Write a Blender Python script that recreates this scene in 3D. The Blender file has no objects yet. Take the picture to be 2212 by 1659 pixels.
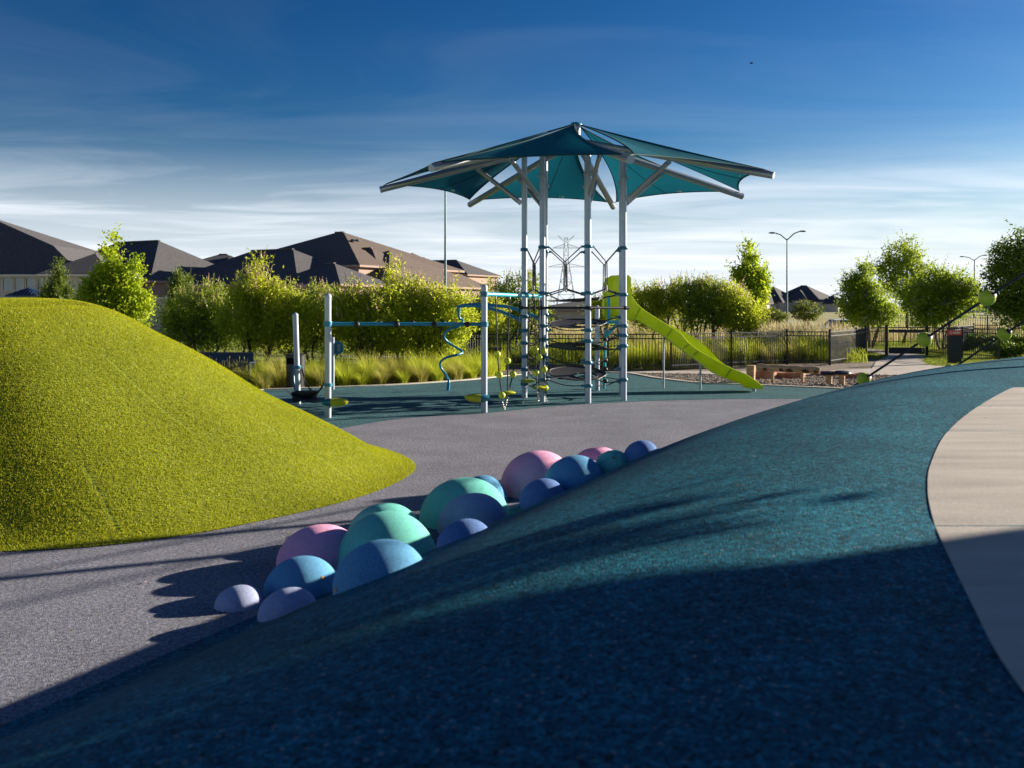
import bpy, math, random
import numpy as np
from mathutils import Vector, Matrix

random.seed(7)
RNG = np.random.default_rng(7)
S = bpy.context.scene
COL = S.collection

# ------------------------------------------------------------------ camera, sky, sun, exposure
F, CX, HZ, CZ = 2150.0, 1106.0, 660.0, 2.1          # focal length, principal column, horizon row (photo at 2212 px), eye height
cam_d = bpy.data.cameras.new('camera')
cam = bpy.data.objects.new('camera', cam_d); COL.objects.link(cam)
cam.location = (0, 0, CZ); cam.rotation_euler = (math.radians(90), 0, 0)
cam_d.sensor_width = 36.0; cam_d.lens = 36.0 * F / 2212.0
cam_d.shift_y = -(829.5 - HZ) / 2212.0
cam_d.clip_start = 0.05; cam_d.clip_end = 5000
cam_d.dof.use_dof = True; cam_d.dof.focus_distance = 17.0; cam_d.dof.aperture_fstop = 3.2
S.camera = cam

SUN_EL = math.radians(14.0)
SUN_AZ = math.radians(25.0)          # from +X towards +Y: low sun on the right, a little behind the scene
sun_dir = Vector((math.cos(SUN_AZ) * math.cos(SUN_EL), math.sin(SUN_AZ) * math.cos(SUN_EL), math.sin(SUN_EL)))
sd = bpy.data.lights.new('sun', 'SUN'); sd.energy = 4.2; sd.angle = math.radians(0.5); sd.color = (1.0, 0.89, 0.74)
so = bpy.data.objects.new('sun', sd); COL.objects.link(so)
so.rotation_euler = sun_dir.to_track_quat('Z', 'Y').to_euler()

W = bpy.data.worlds.new('World'); S.world = W; W.use_nodes = True
nt = W.node_tree; nt.nodes.clear(); N = nt.nodes; L = nt.links
def wn(t, **k):
    n = N.new(t)
    for a, b in k.items(): setattr(n, a, b)
    return n
def wmath(op, a, b=None, clamp=False):
    n = wn('ShaderNodeMath', operation=op, use_clamp=clamp)
    for i, x in enumerate((a, b)):
        if x is None: continue
        if isinstance(x, (int, float)): n.inputs[i].default_value = x
        else: L.new(x, n.inputs[i])
    return n.outputs[0]
sky = wn('ShaderNodeTexSky', sky_type='NISHITA', sun_disc=False)
sky.sun_elevation = SUN_EL; sky.sun_rotation = math.radians(90) - SUN_AZ
sky.altitude = 200; sky.air_density = 1.0; sky.dust_density = 0.6; sky.ozone_density = 3.0
hs = wn('ShaderNodeHueSaturation'); hs.inputs['Saturation'].default_value = 1.14; hs.inputs['Value'].default_value = 1.0
sc0 = wn('ShaderNodeMixRGB', blend_type='MULTIPLY'); sc0.inputs[0].default_value = 1.0; sc0.inputs[2].default_value = (.1, .1, .1, 1); L.new(sky.outputs[0], sc0.inputs[1])
ga = wn('ShaderNodeGamma'); ga.inputs[1].default_value = 1.6; L.new(sc0.outputs[0], ga.inputs[0])
L.new(ga.outputs[0], hs.inputs['Color'])
gm = wn('ShaderNodeMixRGB', blend_type='MULTIPLY'); gm.inputs[0].default_value = 1.0
L.new(hs.outputs[0], gm.inputs[1]); gm.inputs[2].default_value = (5.6, 6.3, 7.0, 1)
tc = wn('ShaderNodeTexCoord'); sx = wn('ShaderNodeSeparateXYZ'); L.new(tc.outputs['Generated'], sx.inputs[0])
el = wmath('MAXIMUM', sx.outputs[2], 0.0)
den = wmath('ADD', el, 0.06)
px_ = wmath('DIVIDE', sx.outputs[0], den); py_ = wmath('DIVIDE', sx.outputs[1], den)
cb = wn('ShaderNodeCombineXYZ'); L.new(px_, cb.inputs[0]); L.new(py_, cb.inputs[1])
mp = wn('ShaderNodeMapping'); mp.inputs['Scale'].default_value = (0.30, 0.62, 1); mp.inputs['Rotation'].default_value = (0, 0, math.radians(-12)); mp.inputs['Location'].default_value = (3.1, 1.7, 0)
L.new(cb.outputs[0], mp.inputs[0])
n1 = wn('ShaderNodeTexNoise'); n1.inputs['Scale'].default_value = 1.35; n1.inputs['Detail'].default_value = 9; n1.inputs['Roughness'].default_value = 0.55; n1.inputs['Distortion'].default_value = 0.9
L.new(mp.outputs[0], n1.inputs[0])
ra = wn('ShaderNodeValToRGB'); ra.color_ramp.elements[0].position = 0.42; ra.color_ramp.elements[1].position = 0.70
L.new(n1.outputs[0], ra.inputs[0])
# cirrus thin out with height: streaky veil low down, a few wisps above
mr = wn('ShaderNodeMapRange', interpolation_type='SMOOTHSTEP'); mr.inputs[1].default_value = 0.06; mr.inputs[2].default_value = 0.17; mr.inputs[3].default_value = 0.80; mr.inputs[4].default_value = 0.05
L.new(el, mr.inputs[0])
cm = wmath('MULTIPLY', ra.outputs[0], mr.outputs[0], True)
hz = wn('ShaderNodeMapRange', interpolation_type='SMOOTHSTEP'); hz.inputs[1].default_value = 0.0; hz.inputs[2].default_value = 0.175; hz.inputs[3].default_value = 0.92; hz.inputs[4].default_value = 0.0
L.new(el, hz.inputs[0])
hm = wn('ShaderNodeMixRGB'); L.new(hz.outputs[0], hm.inputs[0]); L.new(gm.outputs[0], hm.inputs[1]); hm.inputs[2].default_value = (4.5, 4.85, 5.4, 1)
mx = wn('ShaderNodeMixRGB'); L.new(cm, mx.inputs[0]); L.new(hm.outputs[0], mx.inputs[1]); mx.inputs[2].default_value = (5.4, 5.6, 6.0, 1)
bg = wn('ShaderNodeBackground'); bg.inputs[1].default_value = 0.066; L.new(mx.outputs[0], bg.inputs[0])
wo = wn('ShaderNodeOutputWorld'); L.new(bg.outputs[0], wo.inputs[0])

S.view_settings.view_transform = 'Standard'; S.view_settings.look = 'None'
S.view_settings.exposure = 1.65; S.view_settings.gamma = 1.0; S.view_settings.use_curve_mapping = False
S.render.engine = 'CYCLES'
S.cycles.max_bounces = 8; S.cycles.transparent_max_bounces = 8
try: S.cycles.use_denoising = True
except Exception: pass

# ------------------------------------------------------------------ helpers
def P(u, v, Y):
    """a point seen at photo position (u, v) standing Y metres ahead"""
    return Vector(((u - CX) * Y / F, Y, CZ + (HZ - v) * Y / F))
def G(u, v):
    """the point of flat ground at photo position (u, v)"""
    Y = CZ * F / (v - HZ)
    return Vector(((u - CX) * Y / F, Y, 0))
ORG = {}
def org(o): return ORG[o.name] if o is not None else Vector((0, 0, 0))
def tag(o, label=None, cat=None, group=None, kind=None):
    if label: o['label'] = label
    if cat: o['category'] = cat
    if group: o['group'] = group
    if kind: o['kind'] = kind
    return o
def thing(name, loc, label, cat, group=None):
    o = bpy.data.objects.new(name, None); COL.objects.link(o); o.location = loc; o.empty_display_size = 0.2
    ORG[o.name] = Vector(loc)
    return tag(o, label, cat, group)
def link_mesh(name, me, parent=None, loc=None):
    o = bpy.data.objects.new(name, me); COL.objects.link(o)
    if loc is not None: o.location = loc
    if parent is not None: o.parent = parent
    ORG[o.name] = org(parent) + (Vector(loc) if loc is not None else Vector((0, 0, 0)))
    return o
def copy_tree(o, parent=None):
    c = o.copy(); COL.objects.link(c); c.parent = parent
    ORG[c.name] = org(o)
    for ch in list(o.children):
        if ch.name in ORG: copy_tree(ch, c)
    return c

class MB:
    def __init__(s): s.v = []; s.f = []
    def add(s, vs, fs):
        b = len(s.v); s.v += [tuple(x) for x in vs]; s.f += [tuple(i + b for i in f) for f in fs]; return s
    def box(s, c, sz, R=None):
        c = Vector(c); hx, hy, hz_ = sz[0] / 2, sz[1] / 2, sz[2] / 2
        vs = [Vector((x, y, z)) for x in (-hx, hx) for y in (-hy, hy) for z in (-hz_, hz_)]
        if R is not None: vs = [R @ q for q in vs]
        return s.add([c + q for q in vs], [(0, 1, 3, 2), (4, 6, 7, 5), (0, 4, 5, 1), (2, 3, 7, 6), (0, 2, 6, 4), (1, 5, 7, 3)])
    def beam(s, a, b, w, h=None):
        a, b = Vector(a), Vector(b); d = b - a; h = h or w
        q = d.to_track_quat('X', 'Z').to_matrix()
        return s.box((a + b) / 2, (d.length, w, h), q)
    def tube(s, pts, r, n=8, cap=True, closed=False):
        pts = [Vector(p) for p in pts]; m = len(pts); rs = r if isinstance(r, (list, tuple)) else [r] * m
        t0 = (pts[1] - pts[0]).normalized(); ref = Vector((0, 0, 1)) if abs(t0.z) < .9 else Vector((1, 0, 0))
        nx = t0.cross(ref).normalized(); vs = []
        for i, p in enumerate(pts):
            if closed: t = (pts[(i + 1) % m] - pts[i - 1]).normalized()
            else: t = ((pts[min(i + 1, m - 1)] - pts[i]) + (pts[i] - pts[max(i - 1, 0)])).normalized()
            nx = (nx - t * nx.dot(t)).normalized(); ny = t.cross(nx)
            for k in range(n):
                a = 2 * math.pi * k / n
                vs.append(p + (nx * math.cos(a) + ny * math.sin(a)) * rs[i])
        fs = []
        for i in range(m if closed else m - 1):
            j = (i + 1) % m
            for k in range(n): fs.append((i * n + k, i * n + (k + 1) % n, j * n + (k + 1) % n, j * n + k))
        if cap and not closed: fs += [tuple(range(n))[::-1], tuple((m - 1) * n + k for k in range(n))]
        return s.add(vs, fs)
    def sphere(s, c, r, seg=14, ring=9, sc=(1, 1, 1), R=None):
        c = Vector(c); vs = []; fs = []
        for i in range(ring + 1):
            th = math.pi * i / ring
            for k in range(seg):
                a = 2 * math.pi * k / seg
                q = Vector((math.sin(th) * math.cos(a) * sc[0], math.sin(th) * math.sin(a) * sc[1], math.cos(th) * sc[2])) * r
                vs.append(c + (R @ q if R is not None else q))
        for i in range(ring):
            for k in range(seg): fs.append((i * seg + k, (i + 1) * seg + k, (i + 1) * seg + (k + 1) % seg, i * seg + (k + 1) % seg))
        return s.add(vs, fs)
    def lathe(s, prof, c, n=20, R=None):
        c = Vector(c); vs = []; fs = []
        for (r, z) in prof:
            for k in range(n):
                a = 2 * math.pi * k / n; q = Vector((r * math.cos(a), r * math.sin(a), z))
                vs.append(c + (R @ q if R is not None else q))
        for i in range(len(prof) - 1):
            for k in range(n): fs.append((i * n + k, i * n + (k + 1) % n, (i + 1) * n + (k + 1) % n, (i + 1) * n + k))
        return s.add(vs, fs)
    def mesh(s, name, mat, o=Vector((0, 0, 0)), smooth=True, ang=40):
        me = bpy.data.meshes.new(name)
        me.from_pydata([(x - o[0], y - o[1], z - o[2]) for x, y, z in s.v], [], s.f)
        if mat: me.materials.append(mat)
        if smooth:
            me.shade_smooth(); me.set_sharp_from_angle(angle=math.radians(ang))
        me.update(); return me
    def obj(s, name, mat, parent=None, smooth=True, ang=40, at=None, split=True):
        """at: for a top-level single mesh, its own origin"""
        if parent is not None:
            cs = s.comps() if split else [s]
            obs = [link_mesh(name, c.mesh(name, mat, org(parent), smooth, ang), parent) for c in cs]
            return obs[0]
        o = Vector(at) if at is not None else Vector((0, 0, 0))
        return link_mesh(name, s.mesh(name, mat, o, smooth, ang), None, o)
    def comps(s):
        """the separate pieces, largest first, so that each becomes a part of its own"""
        par = list(range(len(s.v)))
        def fd(a):
            while par[a] != a: par[a] = par[par[a]]; a = par[a]
            return a
        for f in s.f:
            r = fd(f[0])
            for i in f[1:]: par[fd(i)] = r
        g = {}
        for f in s.f: g.setdefault(fd(f[0]), []).append(f)
        if len(g) == 1: return [s]
        out = []
        for fs in sorted(g.values(), key=len, reverse=True):
            m = MB(); ix = {}
            for f in fs:
                for i in f:
                    if i not in ix: ix[i] = len(m.v); m.v.append(s.v[i])
                m.f.append(tuple(ix[i] for i in f))
            out.append(m)
        return out

def np_mesh(name, V, faces_n, mat, smooth=False, rnd=None, o=Vector((0, 0, 0))):
    """V: (nf*faces_n, 3) verts, every face its own verts"""
    V = np.asarray(V, dtype=np.float32) - np.array(o, dtype=np.float32); n = len(V); nf = n // faces_n
    me = bpy.data.meshes.new(name)
    me.vertices.add(n); me.loops.add(n); me.polygons.add(nf)
    me.vertices.foreach_set('co', V.ravel())
    me.loops.foreach_set('vertex_index', np.arange(n, dtype=np.int32))
    me.polygons.foreach_set('loop_start', np.arange(0, n, faces_n, dtype=np.int32))
    if rnd is not None:
        at = me.attributes.new('rnd', 'FLOAT', 'FACE'); at.data.foreach_set('value', np.asarray(rnd, dtype=np.float32))
    me.materials.append(mat); me.update(calc_edges=True); me.validate()
    return me

def catmull(Pts, n=10):
    Q = np.array(Pts, float); out = []
    for i in range(len(Q) - 1):
        p0, p1, p2, p3 = Q[max(i - 1, 0)], Q[i], Q[i + 1], Q[min(i + 2, len(Q) - 1)]
        for t in np.linspace(0, 1, n, endpoint=False):
            out.append(.5 * (2 * p1 + (-p0 + p2) * t + (2 * p0 - 5 * p1 + 4 * p2 - p3) * t * t + (-p0 + 3 * p1 - 3 * p2 + p3) * t ** 3))
    out.append(Q[-1]); return np.array(out)
def sag(a, b, d, n=8):
    a, b = Vector(a), Vector(b)
    return [a.lerp(b, i / n) - Vector((0, 0, d * 4 * (i / n) * (1 - i / n))) for i in range(n + 1)]

# ------------------------------------------------------------------ materials
def rgba(c): return (c[0], c[1], c[2], 1)
def material(name, c1, c2=None, scale=8.0, rough=.6, bump=0.0, bscale=None, metal=0.0, spec=.4, trans=0.0, detail=4, stretch=None, ramp=(.35, .65), coat=0.0):
    m = bpy.data.materials.new(name); m.use_nodes = True; t = m.node_tree; n = t.nodes; l = t.links
    b = n['Principled BSDF']; b.inputs['Roughness'].default_value = rough; b.inputs['Metallic'].default_value = metal
    b.inputs['Specular IOR Level'].default_value = spec; b.inputs['Coat Weight'].default_value = coat
    b.inputs['Base Color'].default_value = rgba(c1)
    tcn = n.new('ShaderNodeTexCoord'); vec = tcn.outputs['Object']
    if stretch:
        mp_ = n.new('ShaderNodeMapping'); mp_.inputs['Scale'].default_value = stretch; l.new(vec, mp_.inputs[0]); vec = mp_.outputs[0]
    if c2 is not None:
        no = n.new('ShaderNodeTexNoise'); no.inputs['Scale'].default_value = scale; no.inputs['Detail'].default_value = detail; l.new(vec, no.inputs['Vector'])
        r = n.new('ShaderNodeValToRGB'); r.color_ramp.elements[0].position = ramp[0]; r.color_ramp.elements[1].position = ramp[1]
        r.color_ramp.elements[0].color = rgba(c1); r.color_ramp.elements[1].color = rgba(c2)
        l.new(no.outputs[0], r.inputs[0]); l.new(r.outputs[0], b.inputs['Base Color'])
    if bump:
        nb = n.new('ShaderNodeTexNoise'); nb.inputs['Scale'].default_value = bscale or scale * 4; nb.inputs['Detail'].default_value = 3; l.new(vec, nb.inputs['Vector'])
        bp = n.new('ShaderNodeBump'); bp.inputs['Strength'].default_value = bump; bp.inputs['Distance'].default_value = .02
        l.new(nb.outputs[0], bp.inputs['Height']); l.new(bp.outputs[0], b.inputs['Normal'])
    if trans:
        tr = n.new('ShaderNodeBsdfTranslucent'); mxs = n.new('ShaderNodeMixShader'); mxs.inputs[0].default_value = trans
        src = b.inputs['Base Color'].links[0].from_socket if b.inputs['Base Color'].links else None
        if src: l.new(src, tr.inputs[0])
        else: tr.inputs[0].default_value = rgba(c1)
        l.new(b.outputs[0], mxs.inputs[1]); l.new(tr.outputs[0], mxs.inputs[2]); l.new(mxs.outputs[0], n['Material Output'].inputs[0])
    return m

def rubber(name, cols, gran=150.0, patch=.55, rough=.85, bump=.5):
    """poured rubber: bonded granules of several colours"""
    m = bpy.data.materials.new(name); m.use_nodes = True; t = m.node_tree; n = t.nodes; l = t.links
    b = n['Principled BSDF']; b.inputs['Roughness'].default_value = rough; b.inputs['Specular IOR Level'].default_value = .06
    tcn = n.new('ShaderNodeTexCoord')
    vo = n.new('ShaderNodeTexVoronoi'); vo.inputs['Scale'].default_value = gran; l.new(tcn.outputs['Object'], vo.inputs['Vector'])
    sp = n.new('ShaderNodeSeparateColor'); l.new(vo.outputs['Color'], sp.inputs[0])
    r = n.new('ShaderNodeValToRGB'); r.color_ramp.interpolation = 'CONSTANT'
    e = r.color_ramp.elements
    for i, (p, c) in enumerate(cols):
        x = e[i] if i < 2 else e.new(p)
        x.position = p; x.color = rgba(c)
    l.new(sp.outputs[0], r.inputs[0])
    n2 = n.new('ShaderNodeTexNoise'); n2.inputs['Scale'].default_value = .9; n2.inputs['Detail'].default_value = 6; n2.inputs['Roughness'].default_value = .65; l.new(tcn.outputs['Object'], n2.inputs['Vector'])
    mr_ = n.new('ShaderNodeMapRange'); mr_.inputs[1].default_value = .3; mr_.inputs[2].default_value = .7; mr_.inputs[3].default_value = patch; mr_.inputs[4].default_value = 1.2; l.new(n2.outputs[0], mr_.inputs[0])
    n3 = n.new('ShaderNodeTexNoise'); n3.inputs['Scale'].default_value = gran * .25; n3.inputs['Detail'].default_value = 3; l.new(tcn.outputs['Object'], n3.inputs['Vector'])
    mr3 = n.new('ShaderNodeMapRange'); mr3.inputs[1].default_value = .3; mr3.inputs[2].default_value = .7; mr3.inputs[3].default_value = .55; mr3.inputs[4].default_value = 1.45; l.new(n3.outputs[0], mr3.inputs[0])
    mu = n.new('ShaderNodeMath'); mu.operation = 'MULTIPLY'; l.new(mr_.outputs[0], mu.inputs[0]); l.new(mr3.outputs[0], mu.inputs[1])
    hv = n.new('ShaderNodeHueSaturation'); l.new(r.outputs[0], hv.inputs['Color']); l.new(mu.outputs[0], hv.inputs['Value']); l.new(hv.outputs[0], b.inputs['Base Color'])
    bp = n.new('ShaderNodeBump'); bp.inputs['Strength'].default_value = bump; bp.inputs['Distance'].default_value = .006; bp.invert = True
    l.new(vo.outputs['Distance'], bp.inputs['Height']); l.new(bp.outputs[0], b.inputs['Normal'])
    return m

def leafmat(name, dark, light, trans=.45, scale=1.6, rough=.55):
    """leaf: colour drifts through the crown and from leaf to leaf, and lets the low sun through"""
    m = bpy.data.materials.new(name); m.use_nodes = True; t = m.node_tree; n = t.nodes; l = t.links
    b = n['Principled BSDF']; b.inputs['Roughness'].default_value = rough; b.inputs['Specular IOR Level'].default_value = .3
    at = n.new('ShaderNodeAttribute'); at.attribute_name = 'rnd'
    tcn = n.new('ShaderNodeTexCoord'); no = n.new('ShaderNodeTexNoise'); no.inputs['Scale'].default_value = scale; l.new(tcn.outputs['Object'], no.inputs['Vector'])
    a = n.new('ShaderNodeMath'); a.operation = 'MULTIPLY_ADD'; a.inputs[1].default_value = .55; l.new(at.outputs['Fac'], a.inputs[0]); 
    a2 = n.new('ShaderNodeMath'); a2.operation = 'MULTIPLY_ADD'; a2.inputs[1].default_value = 1.2; a2.inputs[2].default_value = -.38; l.new(no.outputs[0], a2.inputs[0]); l.new(a2.outputs[0], a.inputs[2])
    mxc = n.new('ShaderNodeMixRGB'); l.new(a.outputs[0], mxc.inputs[0]); mxc.use_clamp = True
    mxc.inputs[1].default_value = rgba(dark); mxc.inputs[2].default_value = rgba(light)
    l.new(mxc.outputs[0], b.inputs['Base Color'])
    tr = n.new('ShaderNodeBsdfTranslucent'); ms = n.new('ShaderNodeMixShader'); ms.inputs[0].default_value = trans
    l.new(mxc.outputs[0], tr.inputs[0]); l.new(b.outputs[0], ms.inputs[1]); l.new(tr.outputs[0], ms.inputs[2]); l.new(ms.outputs[0], n['Material Output'].inputs[0])
    return m

M = {}
M['teal_rubber'] = rubber('teal_rubber', [(0, (.006, .040, .058)), (.20, (.010, .112, .165)), (.55, (.014, .150, .212)), (.80, (.030, .205, .268)), (.972, (.24, .27, .26)), (.984, (.018, .15, .20))], 105, patch=.62)
M['teal_flat'] = rubber('teal_flat_rubber', [(0, (.025, .05, .06)), (.2, (.05, .13, .15)), (.55, (.07, .165, .185)), (.85, (.12, .22, .235))], 110, patch=.85)
M['grey_rubber'] = rubber('grey_rubber', [(0, (.12, .122, .148)), (.20, (.195, .197, .235)), (.55, (.25, .252, .30)), (.84, (.315, .315, .355)), (.988, (.40, .36, .20))], 140, patch=.86)
M['turf_base'] = material('turf_base', (.14, .17, .008), (.22, .26, .012), 14, .9, .6, 60)
M['turf'] = leafmat('turf_blades', (.28, .31, .008), (.54, .55, .02), .42, .7, .55)
M['concrete'] = material('concrete', (.35, .31, .27), (.54, .49, .43), 2.0, .88, .35, 90, stretch=(.5, 2.4, 1), detail=12, ramp=(.22, .72))
M['curb'] = material('curb_concrete', (.50, .44, .37), (.60, .54, .46), 3, .85, .2, 60)
M['soil'] = material('bed_mulch', (.05, .04, .03), (.14, .11, .075), 9, .95, .8, 40)
M['lawn'] = material('lawn_grass', (.17, .25, .018), (.34, .41, .04), 2.5, .9, .25, 30, detail=8)
M['field'] = material('dry_field', (.16, .17, .03), (.34, .29, .09), .06, .95, .5, 3, detail=8)
M['gravel_bed'] = material('gravel_ground', (.12, .095, .075), (.26, .21, .165), 22, .95, .9, 60)
M['stones'] = leafmat('gravel_stones', (.16, .13, .11), (.48, .42, .35), 0.0, 3, .9)
M['steel'] = material('galvanised_grey_paint', (.37, .43, .51), (.43, .49, .57), 3, .36, .03, 40, metal=.2, spec=.5)
M['alum'] = material('silver_arm_paint', (.30, .33, .36), (.37, .39, .41), 2, .32, 0, metal=.5, spec=.5)
M['blue_paint'] = material('blue_powder_coat', (.015, .20, .31), (.02, .235, .36), 4, .35, 0, spec=.5)
M['cyan_paint'] = material('cyan_powder_coat', (.025, .36, .44), (.03, .40, .48), 4, .33, 0, spec=.5)
M['clamp'] = material('clamp_blue_plastic', (.012, .13, .20), (.018, .165, .25), 6, .35, 0, spec=.5)
M['canopy'] = material('shade_cloth_teal', (.007, .12, .175), (.010, .145, .205), 30, .8, .12, 300, trans=.34, spec=.1)
M['hem'] = material('hem_webbing', (.006, .05, .06), None, rough=.8)
M['black'] = material('black_rubber', (.012, .013, .016), (.022, .023, .027), 12, .6, .1, 80)
M['disc'] = material('black_membrane', (.028, .026, .026), (.045, .041, .04), 8, .55, .1, 120)
M['rope'] = material('dark_rope', (.02, .02, .024), (.05, .05, .055), 60, .8, .4, 160)
M['chain'] = material('chain_steel', (.42, .40, .37), None, rough=.35, metal=.9)
M['ball'] = material('lime_ball_plastic', (.50, .58, .03), (.58, .65, .04), 5, .38, .03, 60, spec=.5, trans=.15)
M['pod'] = material('yellow_green_pod', (.42, .45, .012), (.50, .52, .018), 3, .35, .02, 60, spec=.5)
M['slide'] = material('lime_slide_plastic', (.46, .55, .010), (.53, .62, .014), 3, .36, .02, 40, trans=.30, spec=.45)
M['navy_metal'] = material('black_fence_paint', (.008, .011, .02), (.012, .016, .028), 5, .38, 0, spec=.5)
M['bench'] = material('navy_bench_paint', (.010, .030, .060), (.014, .040, .075), 5, .42, 0, spec=.5)
M['bin'] = material('charcoal_bin', (.018, .02, .024), (.03, .032, .036), 5, .35, 0, spec=.5)
M['pillar'] = material('sign_navy', (.012, .014, .026), (.016, .018, .032), 5, .45)
M['red'] = material('sign_red', (.55, .06, .045), None, rough=.45)
M['white'] = material('white_paint', (.78, .78, .76), None, rough=.5)
M['orange'] = material('orange_print', (.75, .25, .08), None, rough=.5)
M['copper'] = material('bronze_plug', (.45, .20, .05), (.55, .27, .07), 30, .4, 0, metal=.4)
M['wood'] = material('weathered_log', (.40, .23, .115), (.66, .46, .28), 3.0, .75, .5, 30, stretch=(.8, 5, 5), detail=8)
M['bark_burn'] = material('log_burnt_knot', (.035, .025, .02), (.16, .08, .035), 6, .8, .5, 30)
M['logend'] = material('log_end_grain', (.48, .30, .16), (.58, .39, .22), 18, .8, .3, 40)
M['capblack'] = material('mushroom_cap', (.012, .016, .028), (.03, .035, .05), 6, .55, .5, 14)
M['boulder'] = material('red_sandstone', (.33, .12, .06), (.48, .26, .16), 3, .9, .8, 10, detail=8)
M['roof_grey'] = material('grey_shingles', (.050, .050, .058), (.105, .10, .105), 5.5, .9, .6, 9, stretch=(1, 1, 3.5), detail=8)
M['roof_brown'] = material('brown_shingles', (.095, .070, .058), (.165, .125, .105), 5.5, .9, .6, 9, stretch=(1, 1, 3.5), detail=8)
M['brick'] = material('house_brick', (.28, .19, .15), (.42, .31, .25), 12, .9, .4, 20, stretch=(1, 1, 4))
M['stone_wall'] = material('cream_masonry', (.46, .39, .31), (.58, .50, .41), 5, .9, .5, 12, stretch=(1, 1, 2))
M['stucco'] = material('cream_stucco', (.52, .47, .40), (.58, .53, .46), 2, .9, .1, 60)
M['trim'] = material('cream_trim', (.62, .58, .50), None, rough=.6)
M['glass'] = material('window_glass', (.10, .17, .18), (.16, .24, .25), .9, .06, 0, spec=.9)
M['metal_roof'] = material('blue_metal_cap', (.02, .035, .085), (.03, .05, .11), 3, .35, 0, metal=.4)
M['lamp_grey'] = material('lamp_green_grey', (.10, .17, .18), None, rough=.5, metal=.3)
M['pylon'] = material('pylon_steel', (.38, .46, .48), None, rough=.6, metal=.2)
M['bark'] = material('grey_bark', (.07, .055, .04), (.16, .13, .10), 14, .9, .7, 40, stretch=(1, 1, .3))
M['bark_dark'] = material('dark_bark', (.035, .028, .02), (.09, .07, .05), 14, .9, .7, 40, stretch=(1, 1, .3))
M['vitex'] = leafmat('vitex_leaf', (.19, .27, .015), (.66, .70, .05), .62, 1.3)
M['vitex2'] = leafmat('vitex_leaf_dark', (.10, .18, .016), (.44, .54, .04), .58, 1.3)  # darker mid-green foliage, so the shrubs vary
M['spike'] = leafmat('spent_flower_spike', (.36, .27, .14), (.62, .50, .30), .35, 2)
M['oak'] = leafmat('young_oak_leaf', (.20, .31, .012), (.54, .62, .03), .58, 1.2)
M['juniper'] = leafmat('juniper_spray', (.05, .10, .015), (.22, .27, .03), .35, 1.5)
M['crape'] = leafmat('crape_myrtle_leaf', (.11, .20, .018), (.44, .52, .04), .55, 1.1)
M['evergreen'] = leafmat('dark_evergreen_leaf', (.05, .11, .018), (.26, .34, .03), .5, 1.0)
M['flower'] = leafmat('white_blossom', (.48, .44, .46), (.72, .66, .66), .3, 2)
M['field_shrub'] = leafmat('field_shrub_leaf', (.07, .115, .015), (.26, .28, .03), .4, .9)
M['hedge'] = leafmat('hedge_leaf', (.03, .085, .010), (.19, .27, .018), .35, 1.2)
M['grass_g'] = leafmat('feather_grass_green', (.36, .45, .02), (.72, .74, .09), .6, .8, .45)
M['grass_y'] = leafmat('feather_grass_straw', (.36, .36, .05), (.62, .57, .17), .55, .8, .45)
M['meadow'] = leafmat('meadow_straw', (.40, .35, .14), (.68, .57, .34), .45, .3, .6)
M['meadow_g'] = leafmat('meadow_green_blade', (.24, .32, .02), (.48, .50, .07), .45, .3, .6)
M['car_paint'] = material('silver_car_paint', (.75, .76, .78), None, rough=.25, metal=.5, coat=.5)
M['car_glass'] = material('car_glass', (.02, .025, .03), None, rough=.05, spec=.9)
M['tyre'] = material('tyre_rubber', (.02, .02, .02), None, rough=.8)
M['bird'] = material('bird_feathers', (.015, .014, .016), (.03, .028, .03), 30, .7)
def dome_mat(name, c): return material(name, tuple(x * .86 for x in c), tuple(min(1, x * 1.12) for x in c), 70, .85, .45, 260, spec=.12, detail=12, ramp=(.32, .62))
M['d_lilac'] = dome_mat('dome_lilac', (.36, .41, .60)); M['d_blue'] = dome_mat('dome_blue', (.12, .34, .56)); M['d_pink'] = dome_mat('dome_pink', (.90, .42, .62))
M['d_green'] = dome_mat('dome_green', (.17, .58, .49)); M['d_navy'] = dome_mat('dome_navy', (.12, .22, .47))

# ------------------------------------------------------------------ terrain: the rubber berm
CR = catmull([(-5.2, -1.5), (-3.6, 3.0), (-2.679, 4.694), (-2.062, 6.03), (-1.361, 7.469), (-.55, 9.12), (.276, 10.778), (1.582, 12.858), (3.715, 15.547), (6.8, 18.2), (10.5, 21.2), (17, 26.2), (30, 36)], 12)   # foot of the bank
_s = np.linspace(0, 6, 1201); _g = np.where(_s < .35, _s / .35, np.where(_s < 1.35, 1, np.clip((3.9 - _s) / 2.55, 0, 1)))
_h = np.concatenate([[0], np.cumsum((_g[1:] + _g[:-1]) / 2 * np.diff(_s))])
def sdist(X, Y):
    p = np.stack([X, Y], -1)[..., None, :]
    a = CR[:-1]; d = CR[1:] - a
    t = np.clip(((p - a) * d).sum(-1) / (d * d).sum(-1), 0, 1)
    r = p - (a + t[..., None] * d)
    dd = np.hypot(r[..., 0], r[..., 1]); k = dd.argmin(-1)
    m = np.take_along_axis(dd, k[..., None], -1)[..., 0]
    rk = np.take_along_axis(r, k[..., None, None].repeat(2, -1), -2)[..., 0, :]
    return np.where(d[k][..., 0] * rk[..., 1] - d[k][..., 1] * rk[..., 0] > 0, -m, m)
def berm(X, Y):
    """height of the bank: a straight flank that rounds over to a gently rising top"""
    X = np.asarray(X, float); Y = np.asarray(Y, float)
    return (.449 + .0066 * np.clip(Y, 0, 11) + .0128 * np.clip(Y - 11, 0, 9)) * np.interp(sdist(X, Y), _s, _h)
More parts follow.
